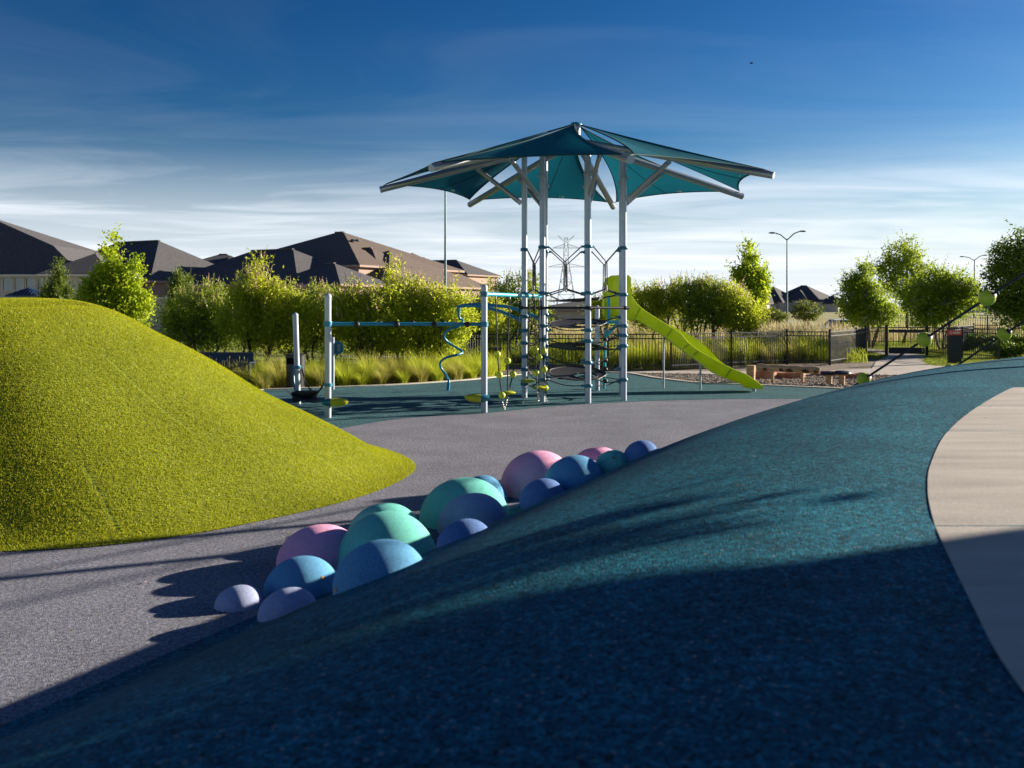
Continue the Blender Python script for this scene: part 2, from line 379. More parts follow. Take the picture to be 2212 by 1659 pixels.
def onberm(u, v):
    Y = 6.0
    for _ in range(60):
        Y = .5 * Y + .5 * (CZ - float(berm((u - CX) * Y / F, Y))) * F / (v - HZ)
    return Vector(((u - CX) * Y / F, Y, float(berm((u - CX) * Y / F, Y))))
def grid_mesh(name, X, Y, Z, mat):
    ny, nx = X.shape
    V = np.stack([X, Y, Z], -1).reshape(-1, 3)
    idx = np.arange(ny * nx).reshape(ny, nx)
    q = np.stack([idx[:-1, :-1], idx[:-1, 1:], idx[1:, 1:], idx[1:, :-1]], -1).reshape(-1, 4)
    me = bpy.data.meshes.new(name); nf = len(q)
    me.vertices.add(len(V)); me.loops.add(nf * 4); me.polygons.add(nf)
    me.vertices.foreach_set('co', V.astype(np.float32).ravel()); me.loops.foreach_set('vertex_index', q.astype(np.int32).ravel())
    me.polygons.foreach_set('loop_start', np.arange(0, nf * 4, 4, dtype=np.int32))
    me.materials.append(mat); me.update(calc_edges=True); me.validate(); me.shade_smooth(); return me
FOOT = CR
yy = np.linspace(-1.4, 27, 330)
xf = np.interp(yy, FOOT[:, 1], FOOT[:, 0])
w = np.linspace(0, 1, 150) ** 1.6
XX = xf[:, None] + w[None, :] * (np.maximum(24 - xf, 8))[:, None]; YY = np.repeat(yy[:, None], 150, 1)
ZZ = np.concatenate([berm(XX[i:i + 30], YY[i:i + 30]) for i in range(0, 330, 30)]) + .010
ZZ[:, 0] = -.02; ZZ[:, -1] = -.05; ZZ[-1, :] = -.05
tag(link_mesh('rubber_berm', grid_mesh('rubber_berm', XX, YY, ZZ, M['teal_rubber'])), 'blue-green poured rubber bank rising to the right in the foreground', kind='structure')

def sheet(name, pts, z, mat, parent=None):
    mb = MB(); mb.add([(p[0], p[1], z) for p in pts], [tuple(range(len(pts)))])
    o = mb.obj(name, mat, parent, smooth=False)
    if parent is None: tag(o, kind='structure')
    return o
# open ground, reaching the horizon
mb = MB(); mb.add([(-2500, -40, -.035), (2500, -40, -.035), (2500, 62, -.035), (-2500, 62, -.035)], [(0, 1, 2, 3)])
tag(mb.obj('lawn', M['lawn'], smooth=False), 'mown green grass around the playground', kind='structure')
mb = MB(); mb.add([(-3500, 62, -.03), (3500, 62, -.03), (3500, 4500, -.03), (-3500, 4500, -.03)], [(0, 1, 2, 3)])
tag(mb.obj('field', M['field'], smooth=False), 'dry yellow-green field beyond the meadow', kind='structure')
# back edge of the rubber (kerb line), left to right
KERB = [G(u, v) for u, v in [(480, 846), (570, 843), (700, 838.5), (860, 832), (1020, 821), (1125, 810), (1235, 805), (1346, 806.5), (1417, 817.6), (1510, 828), (1640, 833), (1800, 840), (1900, 845)]]
KERB = [Vector((-16, 25.2, 0))] + KERB + [Vector((11.5, 24.6, 0)), Vector((14, 24.4, 0))]
kc = catmull([(p.x, p.y) for p in KERB], 6)
sheet('play_surface', [(x, y) for x, y in kc] + [(14, -3), (-16, -3)], 0.0, M['grey_rubber'])
FRONT = [G(u, v) for u, v in [(560, 955), (744, 924), (860, 905), (973, 897), (1045, 893), (1199, 877.5), (1330, 870), (1417, 866), (1560, 862.5), (1680, 862), (1800, 863), (1950, 868)]]
fc = catmull([(p.x, p.y) for p in FRONT], 6)
tk = [(x, y) for x, y in kc if -6.6 < x < 10.5]
sheet('teal_safety_surface', tk + [(x, y) for x, y in fc[::-1]], 0.004, M['teal_flat'])
# kerb
mb = MB(); kn = [Vector((x, y, 0)) for x, y in kc]
for i in range(len(kn) - 1):
    a, b = kn[i], kn[i + 1]; t = (b - a).normalized(); n_ = Vector((-t.y, t.x, 0)) * .16
    q = [a, b, b + n_, a + n_]
    mb.add([(p.x, p.y, -.03) for p in q] + [(p.x, p.y, .028) for p in q], [(4, 5, 6, 7), (0, 1, 5, 4), (2, 3, 7, 6)])
tag(mb.obj('concrete_kerb', M['curb'], smooth=False), kind='structure')
# planting bed left, gravel bed and mulch right, walk to the gate
lb = [(x, y + .16) for x, y in kc if x < 1.0]
sheet('planting_bed', lb + [(1.0, 32.0), (-1, 32.0), (-6, 35.6), (-12, 40.5), (-17, 44.5), (-22, 40)], -.012, M['soil'])
gb = [(x, y + .16) for x, y in kc if 3.0 < x < 13.9]
sheet('gravel_bed', gb + [(15, 28.5), (12.3, 30.2), (9.6, 30.3), (6.6, 30.4), (4.2, 31.1)], -.014, M['gravel_bed'])
wk = [(-.6, 30.6), (2.9, 31.0), (4.2, 31.0), (6.6, 30.3), (9.6, 30.2), (12.2, 30.1), (15.5, 28.6), (18.6, 29.8), (18.6, 31.4), (15.4, 33.3), (14.7, 35.2), (15.7, 38), (17.35, 41.6), (17.9, 46), (16.8, 52), (13, 60), (11.9, 60), (15.4, 51.5), (16.2, 46), (15.9, 42), (13.6, 37.2), (12.0, 33.2), (9.7, 31.9), (6.6, 31.9), (4.0, 32.0), (1, 31.9), (-.6, 31.7)]
sheet('concrete_walk', wk, 0.0, M['concrete'])
sheet('fence_mulch_strip', [(1, 31.95), (4.0, 32.05), (6.6, 31.95), (9.7, 31.95), (12.3, 33.3), (13.8, 37.3), (15.5, 41.5), (13.8, 42.5), (11.6, 39), (9, 38), (5, 36.5), (-1, 35), (-1, 32.0), (.9, 32.0)], -.016, M['gravel_bed'])
sheet('far_walk', [(-30, 47.5), (-18, 45.0), (-10, 42.5), (-3, 39.5), (3, 39.6), (3, 41.2), (-3, 41.0), (-10, 44.2), (-18, 47.0), (-30, 49.6)], -.01, M['concrete'])

# concrete path on top of the berm: each slab a piece
PE = [(2290, 806), (2212, 829), (2125, 873.5), (2050, 933), (2012, 1003), (2004, 1062), (2017, 1132), (2052, 1213), (2104, 1320), (2165, 1437), (2330, 1659)]
pe = [onberm(u, v) for u, v in PE]; edge = catmull([(p.x, p.y) for p in pe], 8)
path_root = thing('concrete_path', (4, 8, .8), None, None); tag(path_root, 'pale curved concrete path on top of the rubber bank', kind='structure')
jl = [onberm(u, v).y for u, v in [(2024, 1141), (2048, 934), (2110, 879)]]
joints = sorted([-1.0, 1.4, jl[0], jl[1], jl[2], jl[2] + 1.6])
ey = edge[::-1]
for a, b in zip(joints[:-1], joints[1:]):
    ys = np.linspace(a + .007, b - .007, max(3, int((b - a) / .12)))
    xl = np.interp(ys, ey[:, 1], ey[:, 0]) if ys.min() > ey[0, 1] else np.interp(ys, ey[:, 1], ey[:, 0])
    cols = np.linspace(0, 1, 24) ** 1.5
    X = xl[:, None] + cols[None, :] * 4.6; Y = np.repeat(ys[:, None], 24, 1) + .045 * (X - xl[:, None]) * 0
    Z = berm(X, Y) + .030
    # rounded arris along the joints and the free edge
    Z = Z - .016; Z[0, :] -= .004; Z[-1, :] -= .004
    X = np.concatenate([X[:, :1] - .002, X], 1); Y = np.concatenate([Y[:, :1], Y], 1); Z = np.concatenate([Z[:, :1] - .06, Z], 1)
    me = grid_mesh('slab', X - 4, Y - 8, Z - .8, M['concrete'])
    me.set_sharp_from_angle(angle=math.radians(30)); link_mesh('slab', me, path_root)
mb = MB(); ys = np.linspace(-1, jl[2] + 1.55, 120); xl = np.interp(ys, ey[:, 1], ey[:, 0])
for i in range(len(ys) - 1):
    a = (xl[i] + .03, ys[i]); b = (xl[i + 1] + .03, ys[i + 1])
    mb.add([(a[0], a[1], float(berm(*a)) + .006), (a[0] + 4.5, a[1], float(berm(a[0] + 4.5, a[1])) + .006), (b[0] + 4.5, b[1], float(berm(b[0] + 4.5, b[1])) + .006), (b[0], b[1], float(berm(*b)) + .006)], [(0, 1, 2, 3)])
mb.obj('joint_bed', M['soil'], path_root, smooth=False)

# ------------------------------------------------------------------ turf mound
MC = np.array([-7.4, 13.3])
mo = np.array([(-4.37, 8.49), (-3.64, 8.63), (-2.98, 9.07), (-2.32, 9.86), (-1.77, 10.67), (-1.40, 11.6), (-1.22, 12.9), (-1.52, 13.9), (-1.88, 14.56), (-2.4, 15.3), (-3.4, 16.7), (-5, 18.0), (-8, 18.8), (-11.5, 17.3), (-13.2, 13.5), (-12.0, 10.2), (-9.5, 8.5), (-6.6, 8.2)])
ma = np.arctan2(mo[:, 1] - MC[1], mo[:, 0] - MC[0]); mr_ = np.hypot(mo[:, 0] - MC[0], mo[:, 1] - MC[1])
o_ = np.argsort(ma); ma, mr_ = ma[o_], mr_[o_]
ag = np.linspace(-math.pi, math.pi, 721); rg = np.interp(ag, ma, mr_, period=2 * math.pi)
ker = np.hanning(25); ker /= ker.sum(); rg = np.convolve(np.concatenate([rg[-13:-1], rg, rg[1:13]]), ker, 'valid')
def mound_R(th): return np.interp(th, ag, rg)
PS = np.array([(0, 0), (.05, .012), (.1, .1), (.2, .245), (.325, .417), (.406, .565), (.486, .69), (.57, .797), (.633, .9), (.69, .96), (.75, 1), (.85, 1), (1, 1)])
def mound_z(th, rho):
    X = MC[0] + np.cos(th) * mound_R(th) * (1 - rho); Y = MC[1] + np.sin(th) * mound_R(th) * (1 - rho)
    z = 2.17 * np.interp(rho, PS[:, 0], PS[:, 1])
    # soft fold in the carpet near the crest, and slow unevenness
    a = np.array([-6.6, 11.2]); b = np.array([-5.5, 13.05]); d = b - a
    t = np.clip(((X - a[0]) * d[0] + (Y - a[1]) * d[1]) / (d @ d), 0, 1)
    sd_ = ((X - a[0]) * d[1] - (Y - a[1]) * d[0]) / np.hypot(*d)
    z = z - .17 * (1 - t) ** .6 * np.clip(t * 3, 0, 1) * np.exp(-(np.maximum(sd_ * -1, 0) / .55) ** 2 - (np.maximum(sd_, 0) / .06) ** 2) * ((t > 0) & (t < 1))
    z = z + .022 * np.sin(X * 2.1 + Y * .7) * np.sin(Y * 1.7 - X * .4) * np.clip(rho * 4, 0, 1)
    return X, Y, z
th = np.linspace(-math.pi, math.pi, 300); rho = np.concatenate([np.linspace(0, .2, 20, endpoint=False), np.linspace(.2, 1, 90)])
rr = np.convolve(np.pad(np.interp(rho, PS[:, 0], PS[:, 1]), 4, mode='edge'), np.ones(9) / 9, 'valid')
PS = np.stack([rho, (rr - rr[0]) / (rr[-1] - rr[0])], -1)
TH, RH = np.meshgrid(th, rho, indexing='ij')
X, Y, Z = mound_z(TH, RH)
mound = link_mesh('turf_mound', grid_mesh('turf_mound', X[:, ::-1], Y[:, ::-1], Z[:, ::-1] + .006, M['turf_base']))
tag(mound, 'green artificial turf play mound on the left', kind='structure')
nb = 1150000
t_ = RNG.uniform(-math.pi, math.pi, nb); rad = np.sqrt(RNG.uniform(0, 1, nb)); R_ = mound_R(t_)
keep = RNG.uniform(0, 1, nb) < (R_ / R_.max()) ** 2
t_, rad = t_[keep], rad[keep]
bx, by, bz = mound_z(t_, 1 - rad)
e_ = 1e-3
x1, y1, z1 = mound_z(t_ + e_, 1 - rad); x2, y2, z2 = mound_z(t_, 1 - np.maximum(rad - e_ * 3, 0))
T1 = np.stack([x1 - bx, y1 - by, z1 - bz], -1); T2 = np.stack([x2 - bx, y2 - by, z2 - bz], -1)
Nn = np.cross(T2, T1); Nn /= np.linalg.norm(Nn, axis=1)[:, None] + 1e-12; Nn[Nn[:, 2] < 0] *= -1
pos = np.stack([bx, by, bz + .004], -1); view = np.array([0, 0, CZ]) - pos; view /= np.linalg.norm(view, axis=1)[:, None]
vis = ((Nn * view).sum(1) > -.12) & (bx > -9.5)
# carpet seams: fall-line strips where the pile parts
for ang, r0, r1 in ((-.10, .1, .55), (-.32, .02, .34), (-.55, .25, .5), (-.85, .05, .2), (.12, .15, .42)):
    wob = ang + .012 * np.sin(rad * 9)
    vis &= ~((np.abs((t_ - wob) * rad * mound_R(t_)) < .014) & (1 - rad > r0) & (1 - rad < r1))
pos, Nn = pos[vis], Nn[vis]; n = len(pos)
q = RNG.normal(0, 1, (n, 3)); q -= Nn * (q * Nn).sum(1)[:, None]; q /= np.linalg.norm(q, axis=1)[:, None]
q2 = np.cross(Nn, q); hgt = RNG.uniform(.011, .022, n)[:, None]; wd = RNG.uniform(.0025, .0045, n)[:, None]
tip = pos + Nn * hgt + q2 * RNG.normal(0, .011, n)[:, None] + np.array([.004, -.003, 0])
V = np.stack([pos - q * wd, pos + q * wd, tip], 1).reshape(-1, 3)
o = link_mesh('turf_blades', np_mesh('turf_blades', V, 3, M['turf'], rnd=RNG.uniform(0, 1, n)), mound); tag(o, kind='stuff')

# ------------------------------------------------------------------ rubber half-domes on the bank
DOMES = [
 (516, 1307, 52, 42, 6.60, 'd_lilac', 'small lilac-grey dome, lowest and leftmost, lying alone in the shadow', [(60, 12)]),
 (622, 1326, 65, 54, 6.10, 'd_lilac', 'lilac-grey dome at the near end with a sharp sunlit right half', [(28, 10)]),
 (652, 1278, 81, 75, 6.90, 'd_blue', 'blue dome with a round bronze plug, in front of the nearest pink dome', [(-38, 20)]),
 (690, 1215, 92, 80, 7.70, 'd_pink', 'nearest pink dome, beside the big green pair', []),
 (822, 1261, 103, 92, 6.50, 'd_blue', 'largest blue dome, nearest the camera, with an orange plug low on its left', [(-148, 14)]),
 (838, 1222, 110, 116, 7.20, 'd_green', 'biggest sea-green dome, behind the largest blue dome', []),
 (832, 1170, 84, 82, 8.10, 'd_green', 'green dome peeping out behind the biggest green dome', []),
 (1003, 1125, 98, 92, 9.00, 'd_green', 'large sea-green dome in the middle of the row', []),
 (1021, 1133, 77, 69, 8.40, 'd_lilac', 'lilac-grey dome in front of the middle green dome', []),
 (1004, 1177, 62, 54, 7.40, 'd_navy', 'navy dome on the near slope beside the middle lilac dome', []),
 (1045, 1083, 52, 56, 10.0, 'd_blue', 'small blue dome half hidden behind the middle green dome', []),
 (1163, 1055, 83, 82, 10.3, 'd_pink', 'middle pink dome, tallest of the far group', []),
 (1240, 1037, 67, 61, 9.90, 'd_blue', 'mid-blue dome in front of the middle pink dome', []),
 (1171, 1069, 50, 42, 9.50, 'd_navy', 'small navy dome in front of the middle pink dome', []),
 (1290, 1000, 58, 49, 11.6, 'd_pink', 'farthest pink dome, behind the small green one', []),
 (1270, 1005, 36, 33, 11.2, 'd_lilac', 'small lilac dome squeezed between the far pink and blue domes', []),
 (1323, 1006, 39, 35, 10.4, 'd_green', 'small green dome with a bronze plug, near the far end', [(-75, 28)]),
 (1385, 985, 38, 33, 10.8, 'd_navy', 'navy dome standing alone at the far end of the row', []),
]
def bnormal(x, y, e=.12):
    gx = float(berm(x + e, y) - berm(x - e, y)) / (2 * e); gy = float(berm(x, y + e) - berm(x, y - e)) / (2 * e)
    return Vector((-gx, -gy, 1)).normalized()
for u, v, a, h, Y, mt, lab, plugs in DOMES:
    # where along this line of sight the dome's foot meets the bank
    ys_ = np.arange(Y - 1.6, Y + .9, .02); zs_ = berm((u - CX) / F * ys_, ys_); ss_ = sdist((u - CX) / F * ys_, ys_)
    er = np.abs(HZ + (CZ - zs_) * F / ys_ - v) + np.where(ss_ > 1.6, 500, 0) + np.where(ss_ < -.9, 500, 0) + 2.5 * np.abs(ys_ - Y + .4)
    Y = float(ys_[er.argmin()]); k = Y / F; c = P(u, v, Y); bz_ = float(berm(c.x, c.y)); c.z = min(max(c.z, bz_ - .10), bz_ + .04)
    nrm = (bnormal(c.x, c.y) * .45 + Vector((-.36, .22, 1)).normalized() * .55).normalized()
    Rm = nrm.to_track_quat('Z', 'X').to_matrix(); a *= k; h *= k
    prof = [(a * .90, -.10), (a * .99, -.02), (a, 0)] + [(a * math.cos(t) ** .92, h * math.sin(t)) for t in np.linspace(.08, math.pi / 2 - .02, 18)] + [(.0001, h)]
    root = thing('climbing_dome', c, lab, 'dome', 'rubber half-domes climbing the bank')
    MB().lathe(prof, c, 40, Rm).obj('dome_shell', M[mt], root, ang=60)
    for az, elv in plugs:
        # az measured so that -90 faces the camera
        t = math.radians(elv); ca = math.radians(az)
        hd = Vector((math.cos(ca), math.sin(ca), 0)); hd = (hd - nrm * hd.dot(nrm)).normalized()
        p = c + hd * (a * math.cos(t) ** .92) + nrm * (h * math.sin(t))
        nn_ = (hd * math.cos(t) + nrm * math.sin(t)).normalized()
        MB().lathe([(.0001, .003), (.013, .003), (.015, .001), (.015, -.01)], p, 14, nn_.to_track_quat('Z', 'X').to_matrix()).obj('plug', M['copper'], root)

# ------------------------------------------------------------------ climbing tower with seven-sided shade canopy
TC = Vector((1.45, 22.55, 0)); RC, RT = 1.17, 4.47
tower = thing('climbing_tower', TC, 'tall climbing tower of silver posts under a teal seven-sided shade canopy', 'climbing tower')
A0 = math.radians(22)
ANG = [A0 + 2 * math.pi * k / 7 for k in range(7)]          # 0 right-back, 1 back-right, 2 back-left, 3 left, 4 front-left, 5 front-right, 6 right
def pol(r, a, z): return TC + Vector((r * math.cos(a), r * math.sin(a), z))
def arm_z(r): return 5.80 - (5.80 - 4.76) * (r - .12) / (RT - .12)
CLZ = {3: [3.37, 2.37, 1.85, 1.53, 1.25, .94, .65, .32], 4: [3.37, 2.37, 1.66, 1.36, .98, .48], 5: [3.37, 2.37, 1.57, 1.34, .87, .375],
       6: [3.37, 2.34, 1.65, 1.44, 1.21, .46], 0: [3.37, 2.36, 1.83, 1.42, 1.10, .64, .34], 1: [3.37, 2.36, 1.75, 1.22, .80, .42], 2: [3.37, 2.36, 1.88, 1.53, 1.15, .86, .74, .40]}
colp = [pol(RC, a, 0) for a in ANG]
def clamp_ring(z0, c, rr_=.092, hh=.075):
    return MB().lathe([(.062, -hh / 2), (rr_ - .012, -hh / 2), (rr_, -hh / 4), (rr_, hh / 4), (rr_ - .012, hh / 2), (.062, hh / 2)], (c.x, c.y, z0), 18)
for k, a in enumerate(ANG):
    c = colp[k]
    col = MB().tube([(c.x, c.y, -.02), (c.x, c.y, arm_z(RC) - .04)], .064, 20).obj('column', M['steel'], tower)
    fl = MB()
    fl.lathe([(.064, -.012), (.105, -.012), (.105, .012), (.064, .012)], (c.x, c.y, 4.92), 16)
    for q in range(4): fl.tube([(c.x + .095 * math.cos(q * 1.571 + .6), c.y + .095 * math.sin(q * 1.571 + .6), 4.88), (c.x + .095 * math.cos(q * 1.571 + .6), c.y + .095 * math.sin(q * 1.571 + .6), 4.96)], .011, 6)
    fl.obj('flange', M['steel'], col)
    for z in CLZ[k]:
        cl = clamp_ring(z, c).obj('clamp', M['clamp'], tower)
        # two lugs where the ropes leave
        lg = MB()
        for s_ in (-1, 1):
            nb_ = colp[(k + s_) % 7]; d = Vector((nb_.x - c.x, nb_.y - c.y, 0)).normalized()
            lg.beam(Vector((c.x, c.y, z)) + d * .07, Vector((c.x, c.y, z)) + d * .15, .045, .05)
        lg.obj('lug', M['clamp'], cl)
    # roof arm, end cap, strut
    arm = MB().tube([pol(.08, a, arm_z(.08)), pol(RT, a, arm_z(RT))], .074, 16).obj('roof_arm', M['alum'], tower)
    dv = (pol(RT, a, arm_z(RT)) - pol(.08, a, arm_z(.08))).normalized()
    MB().lathe([(.0001, .012), (.078, .012), (.078, -.012), (.073, -.012)], pol(RT, a, arm_z(RT)), 16, dv.to_track_quat('Z', 'X').to_matrix()).obj('end_cap', M['steel'], arm)
    p0, p1 = pol(RC + .07, a, 4.42), pol(2.25, a, arm_z(2.25) - .07)
    st = MB().tube([p0.lerp(p1, .08), p0.lerp(p1, .93)], .052, 12).obj('strut', M['alum'], tower)
    br = MB()
    for t0, t1 in ((0, .16), (.88, 1.0)): br.beam(p0.lerp(p1, t0), p0.lerp(p1, t1), .03, .11)
    br.obj('bracket', M['steel'], st)
MB().tube([TC + Vector((0, 0, 5.55)), TC + Vector((0, 0, 6.20))], .10, 20).obj('peak_pole', M['alum'], tower)
pk = MB().lathe([(.0001, 6.25), (.10, 6.24), (.14, 6.20), (.14, 6.16), (.10, 6.15)], TC, 20); pk.obj('peak_cap', M['clamp'], tower)
# seven sails, each laced between the peak and two arm tips
def bow(A, B, C, a, b, c, k1, k2):
    p = A * a + B * b + C * c                                # A peak, B and C tips
    p = p + (C - (A + B) / 2) * (4 * a * b * k2) * (1 - c) + (B - (A + C) / 2) * (4 * a * c * k2) * (1 - b) + (A - (B + C) / 2) * (4 * b * c * k1) * (1 - a)
    p.z -= 1.1 * a * b * c * 2.0
    return p
for k in range(7):
    a1, a2 = ANG[k], ANG[(k + 1) % 7]; am = a1 + math.pi / 7
    A = pol(.16, am, 6.17); B = pol(RT - .16, a1 + .028, arm_z(RT) + .12); Cc = pol(RT - .16, a2 - .028, arm_z(RT) + .12)
    mb = MB(); n = 22; ix = {}
    for i in range(n + 1):
        for j in range(n + 1 - i):
            a_, b_ = 1 - i / n - j / n, i / n; c_ = j / n
            ix[i, j] = len(mb.v); mb.v.append(tuple(bow(A, B, Cc, a_, b_, c_, .055, .075)))
    for i in range(n):
        for j in range(n - i):
            mb.f.append((ix[i, j], ix[i + 1, j], ix[i, j + 1]))
            if i + j < n - 1: mb.f.append((ix[i + 1, j], ix[i + 1, j + 1], ix[i, j + 1]))
    sail = mb.obj('canopy_panel', M['canopy'], tower, ang=80)
    hem = MB()
    T = [i / 24 for i in range(25)]
    hem.tube([bow(A, B, Cc, 0, 1 - t, t, .055, .075) for t in T], .016, 6)
    hem.tube([bow(A, B, Cc, 1 - t, t, 0, .055, .075) for t in T], .016, 6); hem.tube([bow(A, B, Cc, 1 - t, 0, t, .055, .075) for t in T], .016, 6)
    hem.obj('hem', M['hem'], sail)
    MB().tube([bow(A, B, Cc, 1 - t, t * .5, t * .5, .055, .075) - Vector((0, 0, .006)) for t in T], .008, 4).obj('seam', M['hem'], sail)
    tb = MB()
    for X_, tipa in ((B, a1), (Cc, a2)): tb.tube([X_, pol(RT - .06, tipa, arm_z(RT) + .085)], .012, 6)
    tb.obj('turnbuckle', M['chain'], sail)
    lb_ = MB(); q = bow(A, B, Cc, .05, .62, .33, .055, .075); r_ = bow(A, B, Cc, .05, .57, .38, .055, .075)
    for t in (0, .62): 
        m_ = q.lerp(r_, t); lb_.beam(m_ - Vector((0, 0, .012)), m_.lerp(r_, .4) - Vector((0, 0, .012)), .006, .05)
    lb_.obj('care_label', M['white'], sail)
# ropes: V-shaped hangers between neighbouring posts, black hand bars, sagging side ropes
for k in range(7):
    k2 = (k + 1) % 7; c1, c2 = colp[k], colp[k2]; m_ = (c1 + c2) / 2
    d = (c2 - c1).normalized(); s_ = d * .15
    top = Vector((m_.x, m_.y, 3.05)); low = Vector((m_.x, m_.y, 2.47))
    r = MB(); r.tube([Vector((c1.x, c1.y, 3.37)) + s_, top, Vector((c2.x, c2.y, 3.37)) - s_], .014, 7)
    r.tube([top + d * .02, low + d * .03], .013, 6); r.tube([top - d * .02, low - d * .03], .013, 6)
    r.tube([Vector((c1.x, c1.y, 2.37)) + s_, low, Vector((c2.x, c2.y, 2.36)) - s_], .014, 7)
    r.obj('rope_hanger', M['rope'], tower)
    MB().tube([low - Vector((0, 0, .05)), low + Vector((0, 0, .07))], .028, 8).obj('ferrule', M['chain'], tower)
    if k in (3, 4, 5, 6):
        for dz in (0.0,):
            hb = MB(); o_n = Vector((d.y, -d.x, 0)) * .075
            if k != 6:
                a_, b_ = Vector((c1.x, c1.y, 2.05)) + o_n - d * .08, Vector((c2.x, c2.y, 2.05)) + o_n + d * .08
                hb.tube([a_, b_], .028, 10)
                for q in (0.06, .94): hb.tube([a_.lerp(b_, q) - d * .05, a_.lerp(b_, q) + d * .05], .042, 10)
                hb.obj('hand_bar', M['black'], tower)
    zs1, zs2 = [z for z in CLZ[k] if z < 2], [z for z in CLZ[k2] if z < 2]
    for i, z in enumerate(zs1):
        z2 = min(zs2, key=lambda q: abs(q - z))
        if abs(z2 - z) < .35:
            MB().tube(sag(Vector((c1.x, c1.y, z)) + s_, Vector((c2.x, c2.y, z2)) - s_, .05 + .02 * (i % 3)), .012, 6).obj('side_rope', M['rope'], tower)
# four tilted climbing membranes, each with a tube-rimmed hole
for z, tx, ty, sg in ((2.24, .02, -.06, .05), (1.70, .135, -.03, .03), (1.17, -.16, .05, .02), (.57, .175, .02, .03)):
    # tx: tips the disc's far side up (camera sees its top)
    nrm = Vector((ty, -tx, 1)).normalized(); Rm = nrm.to_track_quat('Z', 'X').to_matrix()
    Rm = Matrix.Rotation(tx, 3, 'X') @ Matrix.Rotation(ty, 3, 'Y')
    hc = Vector((.17, -.17, 0)); n = 44; mb = MB(); rings = 6
    c = TC + Vector((0.03, 0, z))
    for i in range(rings + 1):
        t = i / rings
        for k in range(n):
            a = 2 * math.pi * k / n
            po = Vector((math.cos(a), math.sin(a), 0)) * (.66 - .035 * abs(math.sin(3.5 * a))); ph = hc + Vector((math.cos(a), math.sin(a), 0)) * .27
            q = po.lerp(ph, t); q.z = -sg * (1 - (q.length / .66) ** 2)
            mb.v.append(tuple(c + Rm @ q))
    for i in range(rings):
        for k in range(n): mb.f.append((i * n + k, i * n + (k + 1) % n, (i + 1) * n + (k + 1) % n, (i + 1) * n + k))
    dsk = mb.obj('membrane', M['disc'], tower, ang=80)
    MB().tube([c + Rm @ (hc + Vector((math.cos(2 * math.pi * k / 26) * .27, math.sin(2 * math.pi * k / 26) * .27, -.02))) for k in range(26)], .021, 8, closed=True).obj('hole_rim', M['black'] if z in (1.17,) else M['rope'], dsk)
    MB().tube([c + Rm @ (Vector((math.cos(2 * math.pi * k / 40), math.sin(2 * math.pi * k / 40), 0)) * (.665 - .035 * abs(math.sin(3.5 * 2 * math.pi * k / 40)))) for k in range(40)], .014, 6, closed=True).obj('edge_rope', M['black'], dsk)
    for k in range(7):
        a = ANG[k] ; pe_ = c + Rm @ (Vector((math.cos(a), math.sin(a), 0)) * .64)
        zt = min(CLZ[k], key=lambda q: abs(q - pe_.z - .05)); cc = colp[k]
        e2 = Vector((cc.x, cc.y, zt)); d = (pe_ - e2); d.z = 0; e2 += d.normalized() * .08
        sr = MB(); sr.tube([pe_, e2], .011, 6); ob = sr.obj('stay_rope', M['rope'], tower)
        MB().tube([e2.lerp(pe_, .05), e2.lerp(pe_, .3)], .018, 6).obj('tension_sleeve', M['chain'], ob)

# ------------------------------------------------------------------ slide
slide = thing('slide', P(1500, 842, 24.8) * 1.0, 'bright lime green plastic slide with a wavy banked chute', 'slide')
slide.location.z = 0; ORG[slide.name].z = 0
def px(xs): return xs * .8640625
TOPX = [(1511, 716), (1514, 704), (1519, 694), (1528, 689), (1545, 688), (1562, 687), (1572, 688), (1577, 694), (1577.6, 725), (1580, 741), (1590, 757), (1610, 774.5), (1645, 797), (1679, 818), (1701, 832), (1719, 854), (1746, 875.7), (1791, 901), (1833, 922.7), (1863.6, 934), (1882, 946), (1897, 957), (1908.8, 966.5)]
BOT = [(1511, 792), (1520, 797), (1560, 800), (1596, 800), (1628, 819), (1661, 839.6), (1697, 866.7), (1742, 899), (1787.6, 933.6), (1827, 951.7), (1858, 961), (1864, 966), (1868, 971), (1905, 973), (1908.8, 971)]
FAR = [(1511, 716), (1519, 694), (1545, 688), (1572, 688), (1577, 694), (1577.6, 722), (1581, 738), (1590, 755), (1610, 773), (1645, 795), (1688, 817), (1719, 831), (1753, 850), (1780, 872), (1800, 893.8), (1824, 915), (1863.6, 933), (1882, 946), (1908.8, 966.5)]
xs = sorted(set([x for x, _ in TOPX] + [x for x, _ in BOT] + list(np.arange(1600, 1905, 9.0))))
fx = lambda T, x: float(np.interp(x, [q[0] for q in T], [q[1] for q in T]))
sec = []
for x in xs:
    u = px(x); Yn = 25.35 - (u - 1307) / (1650 - 1307) * 1.30; Yf = Yn + .56
    nt_, nb2, ft = P(u, px(fx(TOPX, x)), Yn), P(u, px(fx(BOT, x)), Yn), P(u, px(fx(FAR, x)), Yn)
    X_, zt, zb, zf = nt_.x, nt_.z, nb2.z, ft.z
    bed = zb + .055; zt = max(zt, bed + .03); zf = max(zf, bed + .03)
    if x < 1577.5: bed = max(zb + .05, 1.02)
    sec.append([(X_, Yn - .035, zt - .012), (X_, Yn - .02, zt), (X_, Yn + .02, zt), (X_, Yn + .03, zt - .02), (X_, Yn + .05, (zt + bed) / 2), (X_, Yn + .10, bed + .025), (X_, Yn + .2, bed), (X_, Yf - .2, bed), (X_, Yf - .10, bed + .025), (X_, Yf - .05, (zf + bed) / 2), (X_, Yf - .03, zf - .02), (X_, Yf - .02, zf), (X_, Yf + .02, zf), (X_, Yf + .035, zf - .012), (X_, Yf + .01, zb + .06), (X_, Yf - .05, zb), (X_, Yn + .05, zb), (X_, Yn - .01, zb + .06)])
mb = MB(); m = len(sec[0])
